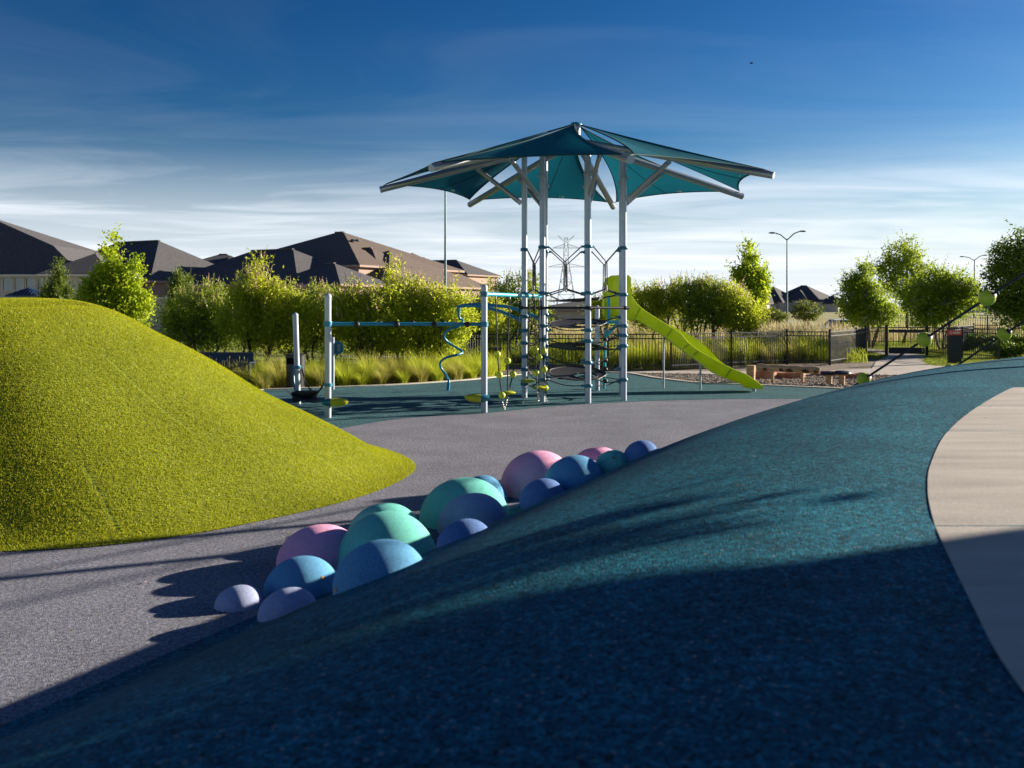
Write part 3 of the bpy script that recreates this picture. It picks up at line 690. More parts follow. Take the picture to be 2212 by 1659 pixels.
for s_ in sec: mb.v += s_
for i in range(len(sec) - 1):
    for k in range(m): mb.f.append((i * m + k, (i + 1) * m + k, (i + 1) * m + (k + 1) % m, i * m + (k + 1) % m))
mb.f.append(tuple(range(m))); mb.f.append(tuple((len(sec) - 1) * m + k for k in range(m))[::-1])
mb.obj('chute', M['slide'], slide, ang=50)
for x0 in (1600, 1680, 1722, 1745, 1827):                      # moulded joint ribs down the near wall
    u = px(x0); u2 = px(x0 - 14); Yn = 25.35 - (u - 1307) / 343 * 1.30 - .028
    a_, b_ = P(u, px(fx(TOPX, x0) + 4), Yn), P(u2, px(fx(BOT, x0 - 14) - 3), Yn + .004)
    MB().beam(a_, b_, .03, .03).obj('joint_rib', M['slide'], slide)
for ub, vb, zt in ((1433.6, 838.7, 1.32), (1513, 841.8, .62)):
    g = G(ub, vb); MB().tube([g, g + Vector((0, 0, zt))], .024, 10).obj('leg', M['steel'], slide)
    MB().beam(g + Vector((0, 0, zt - .02)), g + Vector((.13, 0, zt + .10)), .05, .04).obj('leg_bracket', M['steel'], slide)
g = G(1628.8, 845.5); MB().tube([g, g + Vector((0, 0, .09))], .045, 10).obj('foot_bracket', M['steel'], slide)
MB().beam(P(1315, 641, 25.3), P(1315.5, 692, 25.3), .02, .07).obj('entry_trim', M['cyan_paint'], slide)
# slide platform posts behind the tower
pp = thing('platform_post', G(1290, 843.7), 'short silver post with domed cap behind the tower, beside the slide top', 'post')
g = G(1290, 843.7); MB().tube([g, g + Vector((0, 0, 2.03))], .06, 18).obj('post_shaft', M['steel'], pp); MB().lathe([(.062, 2.0), (.062, 2.04), (.05, 2.08), (.025, 2.105), (.0001, 2.11)], g, 18).obj('domed_cap', M['steel'], pp)

# blue ladder pole with black balls
c3 = lambda x, y: ((1180 + x / 4.809) * .864, (780 + y / 4.809) * .864)
g = G(1305, 839); lp = thing('ball_ladder_pole', g, 'bent blue climbing pole with black ball grips, beside the slide', 'climbing pole')
pts = [P(*c3(*q), 25.2) for q in ((1790, 110), (1640, 118))]
MB().beam(P(*c3(1795, 118), 25.1), P(*c3(1615, 124), 25.2), .06, .09).obj('top_arm', M['cyan_paint'], lp)
MB().beam(P(*c3(1765, 125), 25.15), P(*c3(1618, 285), 25.2), .06, .085).obj('brace', M['cyan_paint'], lp)
MB().tube([P(*c3(1608, 200), 25.2), P(*c3(1600, 330), 25.2), P(*c3(1597, 600), 25.2), (g.x, g.y, 0)], .036, 12).obj('pole_shaft', M['cyan_paint'], lp)
for y in (335, 580, 690, 830): MB().sphere(P(*c3(1604, y), 25.14), .062).obj('ball_grip', M['black'], lp)
MB().sphere(P(*c3(1606, 207), 25.2), .055, sc=(1, 1, .8)).obj('pole_cap', M['clamp'], lp)

# ------------------------------------------------------------------ left posts, beams, pods
def dome_post(name, g, h, r, lab, top_off=0.0):
    t = thing(name, g, lab, 'post')
    tp = Vector((g.x + top_off, g.y, h))
    MB().tube([g - Vector((0, 0, .02)), tp - Vector((0, 0, r))], r, 20).obj('post_shaft', M['steel'], t)
    MB().lathe([(r + .002, -.03)] + [(r * math.cos(a) + .002, r * math.sin(a)) for a in np.linspace(0, 1.5, 8)] + [(.0001, r)], tp - Vector((0, 0, r)), 20).obj('domed_cap', M['steel'], t)
    return t
g1, g2, g3 = G(644, 873), G(708.4, 902.7), G(1046, 891.4)
post1 = dome_post('leaning_post', g1, 1.95, .06, 'shortest silver post, leaning slightly, farthest left by the black sling', -.06)
frame = thing('balance_frame', (g2 + g3) / 2, 'two silver posts joined by a blue overhead beam with black ball grips', 'climbing frame')
def fpost(g, h, r=.062):
    p = MB().tube([g - Vector((0, 0, .02)), g + Vector((0, 0, h - r))], r, 20).obj('post_shaft', M['steel'], frame)
    MB().lathe([(r + .002, -.03)] + [(r * math.cos(a) + .002, r * math.sin(a)) for a in np.linspace(0, 1.5, 8)] + [(.0001, r)], g + Vector((0, 0, h - r)), 20).obj('domed_cap', M['steel'], p)
fpost(g2, 2.33); fpost(g3, 2.52)
d = (g3 - g2).normalized()
b0, b1 = g2 + Vector((0, 0, 1.755)), g3 + Vector((0, 0, 1.735))
MB().tube([b0 + d * .07, b1 - d * .07], .037, 14).obj('beam', M['blue_paint'], frame)
def collar(c, r, h, par, mat='blue_paint'): return MB().lathe([(r, -h / 2), (r + .018, -h / 2), (r + .018, h / 2), (r, h / 2)], c, 20).obj('collar', M[mat], par)
collar(b0, .062, .10, frame); collar(b1, .062, .10, frame)
for x, s_ in ((805, -1), (1182, -1), (1543, -1), (1866, -1), (980, 1), (1298, 1), (1597, 1)):
    t = (x - 519) / (2020 - 519); t = t * (b0.y) / (b0.y * t + b1.y * (1 - t)) if False else t
    c = b0.lerp(b1, t) + Vector((.03 * s_, .055 * s_, .012 if s_ > 0 else -.005))
    MB().sphere(c, .057).obj('ball_grip', M['black'], frame)
def pod(c, direc, par, Lp=.32, rad=.105):
    q = direc.normalized(); Rm = q.to_track_quat('X', 'Z').to_matrix(); mb = MB(); n, mm = 20, 12
    for i in range(mm + 1):
        t = i / mm; rr2 = rad * (1 - t ** 3.2) ** .6 if t < 1 else .004; 
        for k in range(n):
            a = 2 * math.pi * k / n
            yq, zq = math.cos(a) * rr2 * 1.15, math.sin(a) * rr2 * (1.0 if math.sin(a) < 0 else .62)
            mb.v.append(tuple(c + Rm @ Vector((.02 + t * Lp, yq, zq + .02))))
    for i in range(mm):
        for k in range(n): mb.f.append((i * n + k, i * n + (k + 1) % n, (i + 1) * n + (k + 1) % n, (i + 1) * n + k))
    mb.f.append(tuple(mm * n + k for k in range(n)))
    o = mb.obj('foot_pod', M['pod'], par, ang=60)
    mb = MB()
    for i in range(5):
        t = i / 4; rr2 = rad * (.55 + .45 * math.sin(t * 1.57)); 
        for k in range(n):
            a = 2 * math.pi * k / n
            mb.v.append(tuple(c + Rm @ Vector((-.15 + t * .17, math.cos(a) * rr2 * 1.15, math.sin(a) * rr2 * (1.0 if math.sin(a) < 0 else .62) + .02))))
    for i in range(4):
        for k in range(n): mb.f.append((i * n + k, i * n + (k + 1) % n, (i + 1) * n + (k + 1) % n, (i + 1) * n + k))
    mb.f.append(tuple(range(n))[::-1])
    mb.obj('pod_socket', M['clamp'], o, ang=60)
pod(g2 + Vector((.06, -.02, .29)), Vector((1, -.1, .03)), frame)
pod(g3 + Vector((-.05, -.06, .29)), Vector((-1, -.12, .03)), frame)
# cyan beam from the right post to the tower
bz0 = g3 + Vector((0, 0, 2.325)); c2_ = Vector((colp[4].x, colp[4].y, 2.30)); dd = (c2_ - bz0).normalized()
cb_ = MB().tube([bz0 + dd * .06, c2_ - dd * .08], .042, 14).obj('rope_beam', M['cyan_paint'], frame); collar(bz0, .062, .10, frame, 'clamp')

# hanging rope-and-ball lines, each anchored to the ground by a chain
c2f = lambda x, y: ((1200 + x / 5.027) * .864, (560 + y / 5.027) * .864)
LINES = [
 (180, .18, [('b', 305, 510), ('b', 330, 757), ('b', 360, 1003)], (400, 1195), 'first rope from the right-hand frame post, with three lime balls'),
 (348, .41, [('b', 427, 588), ('d', 430, 968)], (395, 1120), 'second hanging rope, one lime ball above a lime disc seat'),
 (490, .60, [('b', 523, 470), ('b', 493, 750)], (395, 1135), 'third hanging rope, slanting, with two lime balls'),
 (605, .76, [('d', 670, 825)], (608, 1140), 'hanging rope with only a lime disc seat, highest of the discs'),
 (690, .86, [('b', 763, 455), ('b', 768, 728)], (800, 1120), 'fifth hanging rope, two lime balls, left of the front tower post'),
 (750, .93, [('b', 810, 548), ('d', 805, 906)], (795, 1090), 'hanging rope with a ball and a disc right before the tower post'),
 (782, .97, [('b', 860, 468), ('b', 868, 690), ('b', 880, 915)], (905, 1085), 'last hanging rope, three lime balls in front of the tower post'),
]
for tx_, t, items, an, lab in LINES:
    Yl = bz0.y + (c2_.y - bz0.y) * t - .03; top = bz0.lerp(c2_, t)
    ga_ = P(*c3(*an), Yl); gx = ga_.x
    root = thing('ball_rope', (gx, Yl, 0), lab, 'climbing rope', 'hanging ball ropes beside the tower')
    pts_ = [top - Vector((0, 0, .05))] + [P(*c3(x, y), Yl) for _, x, y in items]
    low = pts_[-1] - Vector((0, 0, .10)); foot = Vector((gx, Yl - .02, .0))
    if items[-1][0] == 'b' and items[-1][2] < 800:
        low = pts_[-1].lerp(foot, .40)
    MB().tube(pts_ + [low], .014, 7).obj('rope', M['rope'], root)
    MB().tube([top - Vector((0, 0, .085)), top - Vector((0, 0, .03))], .022, 8).obj('top_fitting', M['chain'], root)
    for kd, x, y in items:
        c = P(*c3(x, y), Yl)
        if kd == 'b':
            o = MB().sphere(c, .071, 20, 14).obj('ball', M['ball'], root)
            MB().sphere(c + Vector((.015, -.066, -.005)), .010, 8, 6).obj('ball_bolt', M['black'], o)
        else:
            MB().lathe([(.0001, .035), (.06, .034), (.12, .022), (.165, .002), (.168, -.004), (.15, -.018), (.08, -.045), (.0001, -.055)], c, 28).obj('disc_seat', M['pod'], root)
    cn = MB(); nl = 9; cdir = (foot - low); 
    for i in range(nl):
        p = low.lerp(foot, (i + .5) / nl); q = cdir.to_track_quat('Z', 'X').to_matrix() @ Matrix.Rotation(math.pi / 2 * (i % 2), 3, 'Z')
        ll = cdir.length / nl * .68
        cn.tube([p + q @ Vector((.014 * math.cos(a), 0, ll * math.sin(a))) for a in np.linspace(0, 2 * math.pi, 9)[:-1]], .0055, 5, closed=True)
    cn.obj('chain', M['chain'], root)

# corkscrew pole and arched overhead bars
c4 = lambda x, y: ((680 + x / 3.814) * .864, (680 + y / 3.814) * .864)
gs = G(967.4, 843.8)
sq = thing('corkscrew_pole', gs, 'winding blue corkscrew climbing pole standing alone before the shrubs', 'climbing pole')
SQ = [(1785, 345, 0), (1785, 432, 0), (1815, 455, .05), (1818, 480, -.1), (1780, 516, -.24), (1700, 542, -.2), (1645, 588, 0), (1650, 640, .12), (1715, 695, .22), (1790, 742, .12), (1815, 768, 0), (1765, 790, -.2), (1665, 815, -.2), (1608, 858, 0), (1610, 910, .12), (1655, 975, .15), (1685, 1035, .04), (1680, 1080, 0), (1672, 1132, 0)]
MB().tube(catmull([tuple(P(*c4(x, y), gs.y + dy)) for x, y, dy in SQ], 6).tolist(), .030, 12).obj('pole_shaft', M['blue_paint'], sq)
MB().tube([gs - Vector((0, 0, .02)), gs + Vector((.02, 0, .20))], .042, 12).obj('base_sleeve', M['blue_paint'], sq)
MB().beam(P(*c4(1672, 1005), gs.y), P(*c4(1655, 1010), gs.y), .07, .07).obj('bracket', M['blue_paint'], sq)
arch = thing('overhead_arch', (colp[3].x - .6, 23.6, 0), 'pair of curved blue overhead bars bending down to the tower from the corkscrew pole', 'climbing bar')
a0 = P(*c4(1785, 330), gs.y)
ar1 = [a0] + [P(*c4(x, y), Y) for x, y, Y in ((1860, 315, 24.5), (1990, 312, 24.2))] + [P(*c2f(x, y), Y) for x, y, Y in ((250, 1030, 24.0), (400, 1055, 23.8), (560, 1110, 23.6), (735, 1180, 23.5))]
ar2 = [a0] + [P(*c4(x, y), Y) for x, y, Y in ((1860, 322, 24.4), (1990, 330, 24.0))] + [P(*c2f(x, y), Y) for x, y, Y in ((250, 1098, 23.5), (400, 1162, 23.0), (530, 1215, 22.65))]
for r_ in (ar1, ar2): MB().tube(catmull([tuple(p) for p in r_], 6).tolist(), .040, 10).obj('curved_bar', M['blue_paint'], arch)
MB().beam(a0 + Vector((-.02, 0, .04)), a0 - Vector((.02, 0, .12)), .08, .08).obj('end_joint', M['blue_paint'], arch)

# black sling between the leaning post and the frame
sl = thing('sling_seat', (g1 + g2) / 2, 'black curved sling seat strapped between the leaning post and the frame', 'sling seat')
A, B = P(*c4(245, 1150), 21.0), P(*c4(485, 1222), 18.75)
mb = MB(); n, mm = 16, 9
for i in range(n + 1):
    t = i / n; c = A.lerp(B, t); c.z -= .10 * math.sin(math.pi * t) ** .8; wv = .30 * (1 - t) ** .8 + .05
    for j in range(mm):
        s_ = j / (mm - 1) * 2 - 1
        mb.v.append((c.x + s_ * wv * .75, c.y + s_ * wv * .35, c.z + abs(s_) ** 2 * .10 * (1 - t) - .02))
for i in range(n):
    for j in range(mm - 1): mb.f.append((i * mm + j, (i + 1) * mm + j, (i + 1) * mm + j + 1, i * mm + j + 1))
mb.obj('sling', M['disc'], sl, ang=80)
mb = MB(); nn2 = 18
for i in range(9):
    t = i / 8; a_ = math.pi * t
    for j in range(nn2):
        s_ = j / (nn2 - 1)
        p = P(*c4(205 + 235 * s_, 1150), 20.9 - .5 * s_)
        mb.v.append((p.x, p.y - .25 * math.cos(a_) * .6, p.z + .03 - (.24 * (1 - s_) ** .6 + .02) * math.sin(a_) ))
for i in range(8):
    for j in range(nn2 - 1): mb.f.append((i * nn2 + j, i * nn2 + j + 1, (i + 1) * nn2 + j + 1, (i + 1) * nn2 + j))
mb.obj('bucket', M['disc'], sl, ang=80)
cz = g1 + Vector((-.02, 0, .79)); 
MB().lathe([(.062, -.035), (.085, -.035), (.085, .035), (.062, .035)], cz, 18).obj('collar', M['blue_paint'], sl)
MB().tube([cz + Vector((-.07, -.05, 0)), cz + Vector((-.05, -.1, -.30)), P(*c4(222, 1145), 21)], .02, 8).obj('hanger_bar', M['blue_paint'], sl)
MB().tube([cz + Vector((.10, -.03, 0)), P(*c4(310, 1030), 21.0), P(*c4(375, 1140), 20.8)], .015, 6).obj('strap', M['rope'], sl)
cz2 = g2 + Vector((0, 0, .62)); MB().lathe([(.064, -.03), (.084, -.03), (.084, .03), (.064, .03)], cz2, 18).obj('collar', M['blue_paint'], sl)
MB().tube([cz2 + Vector((-.08, 0, 0)), P(*c4(430, 1160), 19.0), P(*c4(395, 1200), 19.4)], .018, 6).obj('strap', M['rope'], sl)

# ------------------------------------------------------------------ furniture on the left
def bin_(u, v, w_, h_, lab):
    g = G(u, v); t = thing('litter_bin', g, lab, 'litter bin', 'round litter bins'); r = w_ / 2; n = 28
    mb = MB()
    zz = [0, .02, .45 * h_, .72 * h_, .90 * h_, h_]
    for z in zz:
        for k in range(n):
            a = 2 * math.pi * k / n; q = r * (.90 + .10 * z / h_); mb.v.append((g.x + q * math.cos(a), g.y + q * math.sin(a), z))
    for i in range(len(zz) - 1):
        for k in range(n):
            am = 2 * math.pi * (k + .5) / n
            if i == 3 and -1.15 < (am - 4.9 + math.pi) % (2 * math.pi) - math.pi < .25: continue   # the mouth
            mb.f.append((i * n + k, i * n + (k + 1) % n, (i + 1) * n + (k + 1) % n, (i + 1) * n + k))
    mb.obj('bin_body', M['bin'], t, split=False)
    MB().lathe([(r * .80, .03), (r * .80, h_ * .68), (r * .70, h_ * .70)], g, n).obj('liner', M['black'], t)
    MB().lathe([(r + .012, h_ - .03), (r + .015, h_), (r * .8, h_ + .015), (.0001, h_ + .03)], g, n).obj('bin_lid', M['bin'], t)
    MB().lathe([(r * .94, 0), (r * .97, .0), (r * .97, .05), (r * .93, .05)], g, n).obj('base_ring', M['black'], t)
bin_(638.5, 838, .50, .86, 'dark round litter bin behind the two left posts')
bin_(1068.5, 803, .44, .76, 'dark round litter bin at the bed edge behind the hanging balls')
# bench with reed cut-outs
gb_ = Vector((-7.62, 25.6, 0)); bench = thing('park_bench', gb_, 'navy metal bench with reed-shaped slots cut in its back, behind the mound', 'bench')
mb = MB(); W2 = .90; ncol = 90; rows = [.42, .50, .56, .62, .68, .74, .80, .87]
slots = {}
for cx_, spread in ((-.62, 1), (-.12, 1), (.22, 1), (.60, 1)):
    for q in range(4): slots[int((cx_ + W2) / (2 * W2) * ncol) + q * 3 - 6] = (random.randint(1, 3), random.randint(4, 6))
vb = {}
def bv(i, j, f_):
    key = (i, j, f_)
    if key not in vb:
        x = -W2 + 2 * W2 * i / ncol; z = rows[j]; lean = (z - .42) * .22
        vb[key] = len(mb.v); mb.v.append((gb_.x + x, gb_.y + .16 + lean + (.012 if f_ else 0), z))
    return vb[key]
for i in range(ncol):
    for j in range(len(rows) - 1):
        if i in slots and slots[i][0] <= j < slots[i][1]: continue
        mb.f.append((bv(i, j, 0), bv(i + 1, j, 0), bv(i + 1, j + 1, 0), bv(i, j + 1, 0)))
        mb.f.append((bv(i, j, 1), bv(i, j + 1, 1), bv(i + 1, j + 1, 1), bv(i + 1, j, 1)))
bk = mb.obj('backrest', M['bench'], bench, smooth=False, split=False)
for z in (.42, .87): MB().box((gb_.x, gb_.y + .166 + (z - .42) * .22, z), (2 * W2 + .03, .035, .035)).obj('back_rail', M['bench'], bench)
for k in range(5): MB().box((gb_.x, gb_.y - .25 + k * .088, .40 - .006 * k), (2 * W2, .075, .022)).obj('seat_slat', M['bench'], bench)
for s_ in (-1, 1):
    x = gb_.x + s_ * (W2 + .03)
    MB().box((x, gb_.y - .27, .31), (.05, .06, .62)).obj('leg', M['bench'], bench); MB().box((x, gb_.y + .20, .34), (.05, .06, .68)).obj('leg', M['bench'], bench)
    MB().box((x, gb_.y - .03, .635), (.065, .56, .03)).obj('armrest', M['bench'], bench)
# round rule sign
gsn = G(719, 841.5); sg = thing('rule_sign', gsn, 'slim silver sign post with a round dark-blue notice plate', 'sign')
MB().tube([gsn, gsn + Vector((0, 0, 1.31))], .04, 14).obj('post_shaft', M['steel'], sg)
pc = gsn + Vector((.10, .05, 1.04)); Ry = Matrix.Rotation(math.radians(90), 3, 'X')
pl = MB().lathe([(.0001, .012), (.165, .012), (.17, .008), (.17, -.008), (.165, -.012), (.0001, -.012)], pc, 32, Ry).obj('sign_plate', M['clamp'], sg)
MB().box(pc + Vector((.045, -.0155, .09)), (.09, .003, .014)).obj('sign_heading', M['orange'], sg)
for k in range(6): MB().box(pc + Vector((.045, -.0155, .055 - k * .026)), (.085 - .012 * (k % 3), .003, .006)).obj('sign_line', M['white'], sg)

# ------------------------------------------------------------------ gravel play bed: log bench, stump, mushrooms, boulders
c6 = lambda x, y: ((1880 + x / 6.9125) * .864, (860 + y / 6.9125) * .864)
Yl = 27.3; a_, b_ = P(*c6(85, 405), 27.35), P(*c6(1165, 458), 27.1)
lg = thing('log_bench', ((a_ + b_) / 2).xy.to_3d(), 'long peeled log set on two short posts in the gravel', 'log bench')
n = 18; npts = 14; pth = [a_.lerp(b_, i / (npts - 1)) + Vector((0, 0, .008 * math.sin(i * 1.7))) for i in range(npts)]
MB().tube(pth, [.098 + .006 * math.sin(i * 2.3) for i in range(npts)], n).obj('log', M['wood'], lg)
dl = (b_ - a_).normalized()
for p, q in ((a_, -1), (b_, 1)): MB().lathe([(.0001, .004), (.085, .003), (.098, -.006)], p + dl * .004 * q, n, (dl * q).to_track_quat('Z', 'X').to_matrix()).obj('log_end', M['logend'], lg)
for t in (.12, .38, .52, .78, .93):
    c = a_.lerp(b_, t) + Vector((0, -.088, -.03)); MB().sphere(c, .07, 14, 8, (2.0 if t in (.52, .78) else 1.0, .22, .7)).obj('burnt_patch', M['bark_burn'], lg)
for x, y0, y1 in ((355, 480, 655), (868, 510, 665)):
    p0 = P(*c6(x, y1), 27.25); p1 = P(*c6(x, y0), 27.25)
    MB().tube([(p1.x, p1.y, -.05), (p1.x, p1.y, p1.z + .02)], [.045, .042], 12).obj('leg', M['wood'], lg)
gst = Vector(((1622 - CX) * 27.6 / F, 27.6, 0))
stp = thing('log_stump', gst, 'upright weathered log stump at the left end of the log bench', 'stump')
MB().tube([gst + Vector((0, 0, -.05)), gst + Vector((0, 0, .2)), gst + Vector((0, 0, .44))], [.115, .12, .125], 14).obj('stump_trunk', M['wood'], stp)
MB().lathe([(.0001, .447), (.115, .445), (.125, .43)], gst, 14).obj('stump_top', M['logend'], stp)
for u, v, wv, hv, lab in ((1791, 829.5, .46, .34, 'left mushroom stool with a black cap, in the gravel'), (1818.5, 831, .49, .37, 'right mushroom stool with a black cap, the taller one')):
    g = G(u, v); t = thing('mushroom_stool', g, lab, 'stool', 'mushroom stools in the gravel')
    MB().tube([g - Vector((0, 0, .03)), g + Vector((0, 0, .06)), g + Vector((0, 0, hv - .06))], [.085, .078, .088], 12).obj('stalk', M['wood'], t)
    r = wv / 2; MB().lathe([(.06, hv - .10), (r * .9, hv - .09), (r, hv - .07), (r * .93, hv - .03), (r * .6, hv), (.0001, hv + .012)], g, 26).obj('cap', M['capblack'], t)
    MB().lathe([(.06, hv - .105), (r * .5, hv - .12), (r * .88, hv - .095)], g, 26).obj('cap_underside', M['wood'], t)
def rock(c, r, sc, seed):
    rg_ = np.random.default_rng(seed); mb = MB(); mb.sphere((0, 0, 0), 1, 14, 9)
    ph = rg_.uniform(0, 6, 9); out = []
    for x, y, z in mb.v:
        q = 1 + .16 * math.sin(2.3 * x + ph[0]) + .14 * math.sin(2.9 * y + ph[1] + x) + .10 * math.sin(4.1 * z + ph[2] + 2 * y)
        x2, y2, z2 = x * q, y * q, z * q
        z2 = min(z2, .62 + .15 * math.sin(3 * x + ph[3])); x2 = max(min(x2, .8), -.85)
        out.append((c[0] + x2 * r * sc[0], c[1] + y2 * r * sc[1], c[2] + z2 * r * sc[2]))
    mb.v = out; return mb
for i, (x, y, Y, r, sc, lab) in enumerate(((190, 530, 29.0, .42, (1.2, .8, .75), 'red sandstone boulder behind the left end of the log bench'), (600, 550, 29.2, .42, (1.5, .8, .55), 'flat red sandstone slab behind the middle of the log bench'), (1220, 455, 30.2, .26, (1.5, .9, .7), 'small pale boulder behind the mushroom stools'), (1780, 510, 29.0, .26, (1.4, .8, .7), 'small reddish boulder right of the mushroom stools'))):
    p = P(*c6(x, y), Y); rock((p.x, p.y, .02), r, sc, 40 + i)
    tag(rock((p.x, p.y, .03), r, sc, 40 + i).obj('boulder', M['boulder'], at=(p.x, p.y, 0), ang=25), lab, 'boulder', 'boulders in the gravel bed')
# loose stones in the gravel bed
def in_poly(px_2, py_2, poly):
    r = np.zeros(len(px_2), bool); j = len(poly) - 1
    for i in range(len(poly)):
        xi, yi = poly[i][0], poly[i][1]; xj, yj = poly[j][0], poly[j][1]
        c = ((yi > py_2) != (yj > py_2)) & (px_2 < (xj - xi) * (py_2 - yi) / (yj - yi + 1e-12) + xi); r ^= c; j = i
    return r
gpoly = gb + [(15, 28.5), (12.3, 30.2), (9.6, 30.3), (6.6, 30.4), (4.2, 31.1)]
n = 9000; sx_, sy_ = RNG.uniform(3, 15, n), RNG.uniform(24.4, 31.2, n); k = in_poly(sx_, sy_, gpoly); sx_, sy_ = sx_[k], sy_[k]; n = len(sx_)
oc = np.array([(1, 0, 0), (-1, 0, 0), (0, 1, 0), (0, -1, 0), (0, 0, 1), (0, 0, -1)], float); of = np.array([(0, 2, 4), (2, 1, 4), (1, 3, 4), (3, 0, 4), (2, 0, 5), (1, 2, 5), (3, 1, 5), (0, 3, 5)])
sz = RNG.uniform(.012, .04, n)[:, None, None] * RNG.uniform(.6, 1.3, (n, 6, 3)) * np.array([1, 1, .6])
vv = oc[None] * sz; an_ = RNG.uniform(0, 6.28, n)[:, None]; ca, sa = np.cos(an_), np.sin(an_)
vx = vv[..., 0] * ca - vv[..., 1] * sa + sx_[:, None]; vy = vv[..., 0] * sa + vv[..., 1] * ca + sy_[:, None]; vz = vv[..., 2] + .002
V = np.stack([vx, vy, vz], -1)[:, of].reshape(-1, 3)
tag(link_mesh('gravel', np_mesh('gravel', V, 3, M['stones'], rnd=np.repeat(RNG.uniform(0, 1, n), 8))), 'loose pale gravel around the log bench', 'gravel', kind='stuff')

# ------------------------------------------------------------------ rope lines with balls rising from the berm
def ball_line(pts, balls, lab):
    g = Vector((pts[0].x, pts[0].y, float(berm(pts[0].x, pts[0].y)))); t = thing('ball_climbing_line', g, lab, 'climbing rope', 'ball ropes rising from the bank')
    MB().tube(pts, .019, 9).obj('rope', M['rope'], t)
    d = (pts[-1] - pts[0]).normalized()
    for c, r in balls:
        Rm = d.to_track_quat('Z', 'X').to_matrix()
        mb = MB(); mb.sphere(c, r, 26, 18, R=Rm); o = mb.obj('ball', M['ball'], t)
        MB().tube([c + Rm @ (Vector((math.cos(a) * .62, math.sin(a) * .62, .765 + .10 * math.sin(2 * a))) * r * 1.0) for a in np.linspace(0, 2 * math.pi, 25)[:-1]], .0045, 5, closed=True).obj('ball_seam', M['pod'], o)
        MB().lathe([(.022, -.012), (.05, -.004), (.055, .006), (.022, .016)], c + d * r * .97, 14, Rm).obj('ball_hub', M['black'], o)
    return t
MAST = Vector((12.3, 7.7, 7.9))
def on_line(a, b, u):
    k = (u - CX) / F; d = b - a
    return a + d * ((k * a.y - a.x) / (d.x - k * d.y))
la, lb2 = P(1866, 819.5, 16.2), P(2132.5, 643.5, 14.6); dl_ = lb2 - la
ball_line([la - dl_ * .55, la, lb2, MAST], [(la, .112), (on_line(la, lb2, 1996.5), .116), (lb2, .119)], 'near black rope with three lime balls rising to the right')
lc, ld = P(2052, 800, 18.6), P(2169.5, 721.5, 17.1); dl_ = ld - lc
ball_line([lc - dl_ * .6, lc, ld, ld + dl_ * .9, MAST - Vector((.1, 0, 1.2))], [(lc, .119), (ld, .119)], 'far black rope at the right edge, with one whole lime ball and one half hidden')
SIDE = [onberm(2212, 777) + Vector((math.cos(SUN_AZ), math.sin(SUN_AZ), 0)) * 3.0, onberm(2212, 794) + Vector((math.cos(SUN_AZ), math.sin(SUN_AZ), 0)) * 2.2]  # unseen posts without ropes, set sunward so their shadows cross the bank
for top, lab in ((MAST, 'tall silver rope mast beyond the right edge'), (Vector((SIDE[0].x, SIDE[0].y, 4.2)), 'unseen silver post set for its shadow line, farther of the pair'), (Vector((SIDE[1].x, SIDE[1].y, 4.2)), 'unseen silver post set for its shadow line, nearer of the pair')):
    g = Vector((top.x, top.y, float(berm(top.x, top.y)))); t = thing('unseen_post', g, lab, 'mast')
    MB().tube([g - Vector((0, 0, .1)), Vector((top.x, top.y, top.z + .25))], .064, 16).obj('post_shaft', M['steel'], t); MB().lathe([(.064, 0), (.05, .04), (.0001, .06)], (top.x, top.y, top.z + .25), 16).obj('domed_cap', M['steel'], t)

# unseen shelter on the right, sized and placed to throw shadow across the foreground
ax, nx_ = Vector((math.cos(SUN_AZ), math.sin(SUN_AZ), 0)), Vector((-math.sin(SUN_AZ), math.cos(SUN_AZ), 0))
sc_ = ax * 13.9 + nx_ * -.78; shl = thing('unseen_shelter', (sc_.x, sc_.y, 0), 'unseen teal shelter beyond the right edge, placed to shade the foreground', 'shade shelter')
hs_ = 3.6; cor = [sc_ + ax * (6.0 * i) + nx_ * (hs_ * j) for i, j in ((-1, -1), (1, -1), (1, 1), (-1, 1))]
for c in cor:
    p = sc_.lerp(c, .92); MB().tube([(p.x, p.y, 0), (p.x, p.y, 4.35)], .07, 14).obj('column', M['steel'], shl)
for i in range(4):
    a_, b_ = cor[i], cor[(i + 1) % 4]; mb = MB(); n = 10; ap = Vector((sc_.x, sc_.y, 5.9))
    for r_ in range(n + 1):
        for q in range(n + 1):
            e = a_.lerp(b_, q / n); e = Vector((e.x, e.y, 4.35)) + (sc_ - e) * .004 * 4 * (q / n) * (1 - q / n) * Vector((1, 1, 0)).length / 1.414
            p = e.lerp(ap, r_ / n); p.z -= .25 * math.sin(math.pi * r_ / n); mb.v.append(tuple(p))
    for r_ in range(n):
        for q in range(n): mb.f.append((r_ * (n + 1) + q, r_ * (n + 1) + q + 1, (r_ + 1) * (n + 1) + q + 1, (r_ + 1) * (n + 1) + q))
    mb.obj('canopy_panel', M['canopy'], shl, ang=80)
for i in range(4): MB().beam(Vector((*cor[i].xy, 4.34)), Vector((*cor[(i + 1) % 4].xy, 4.34)), .06, .06).obj('edge_beam', M['alum'], shl)

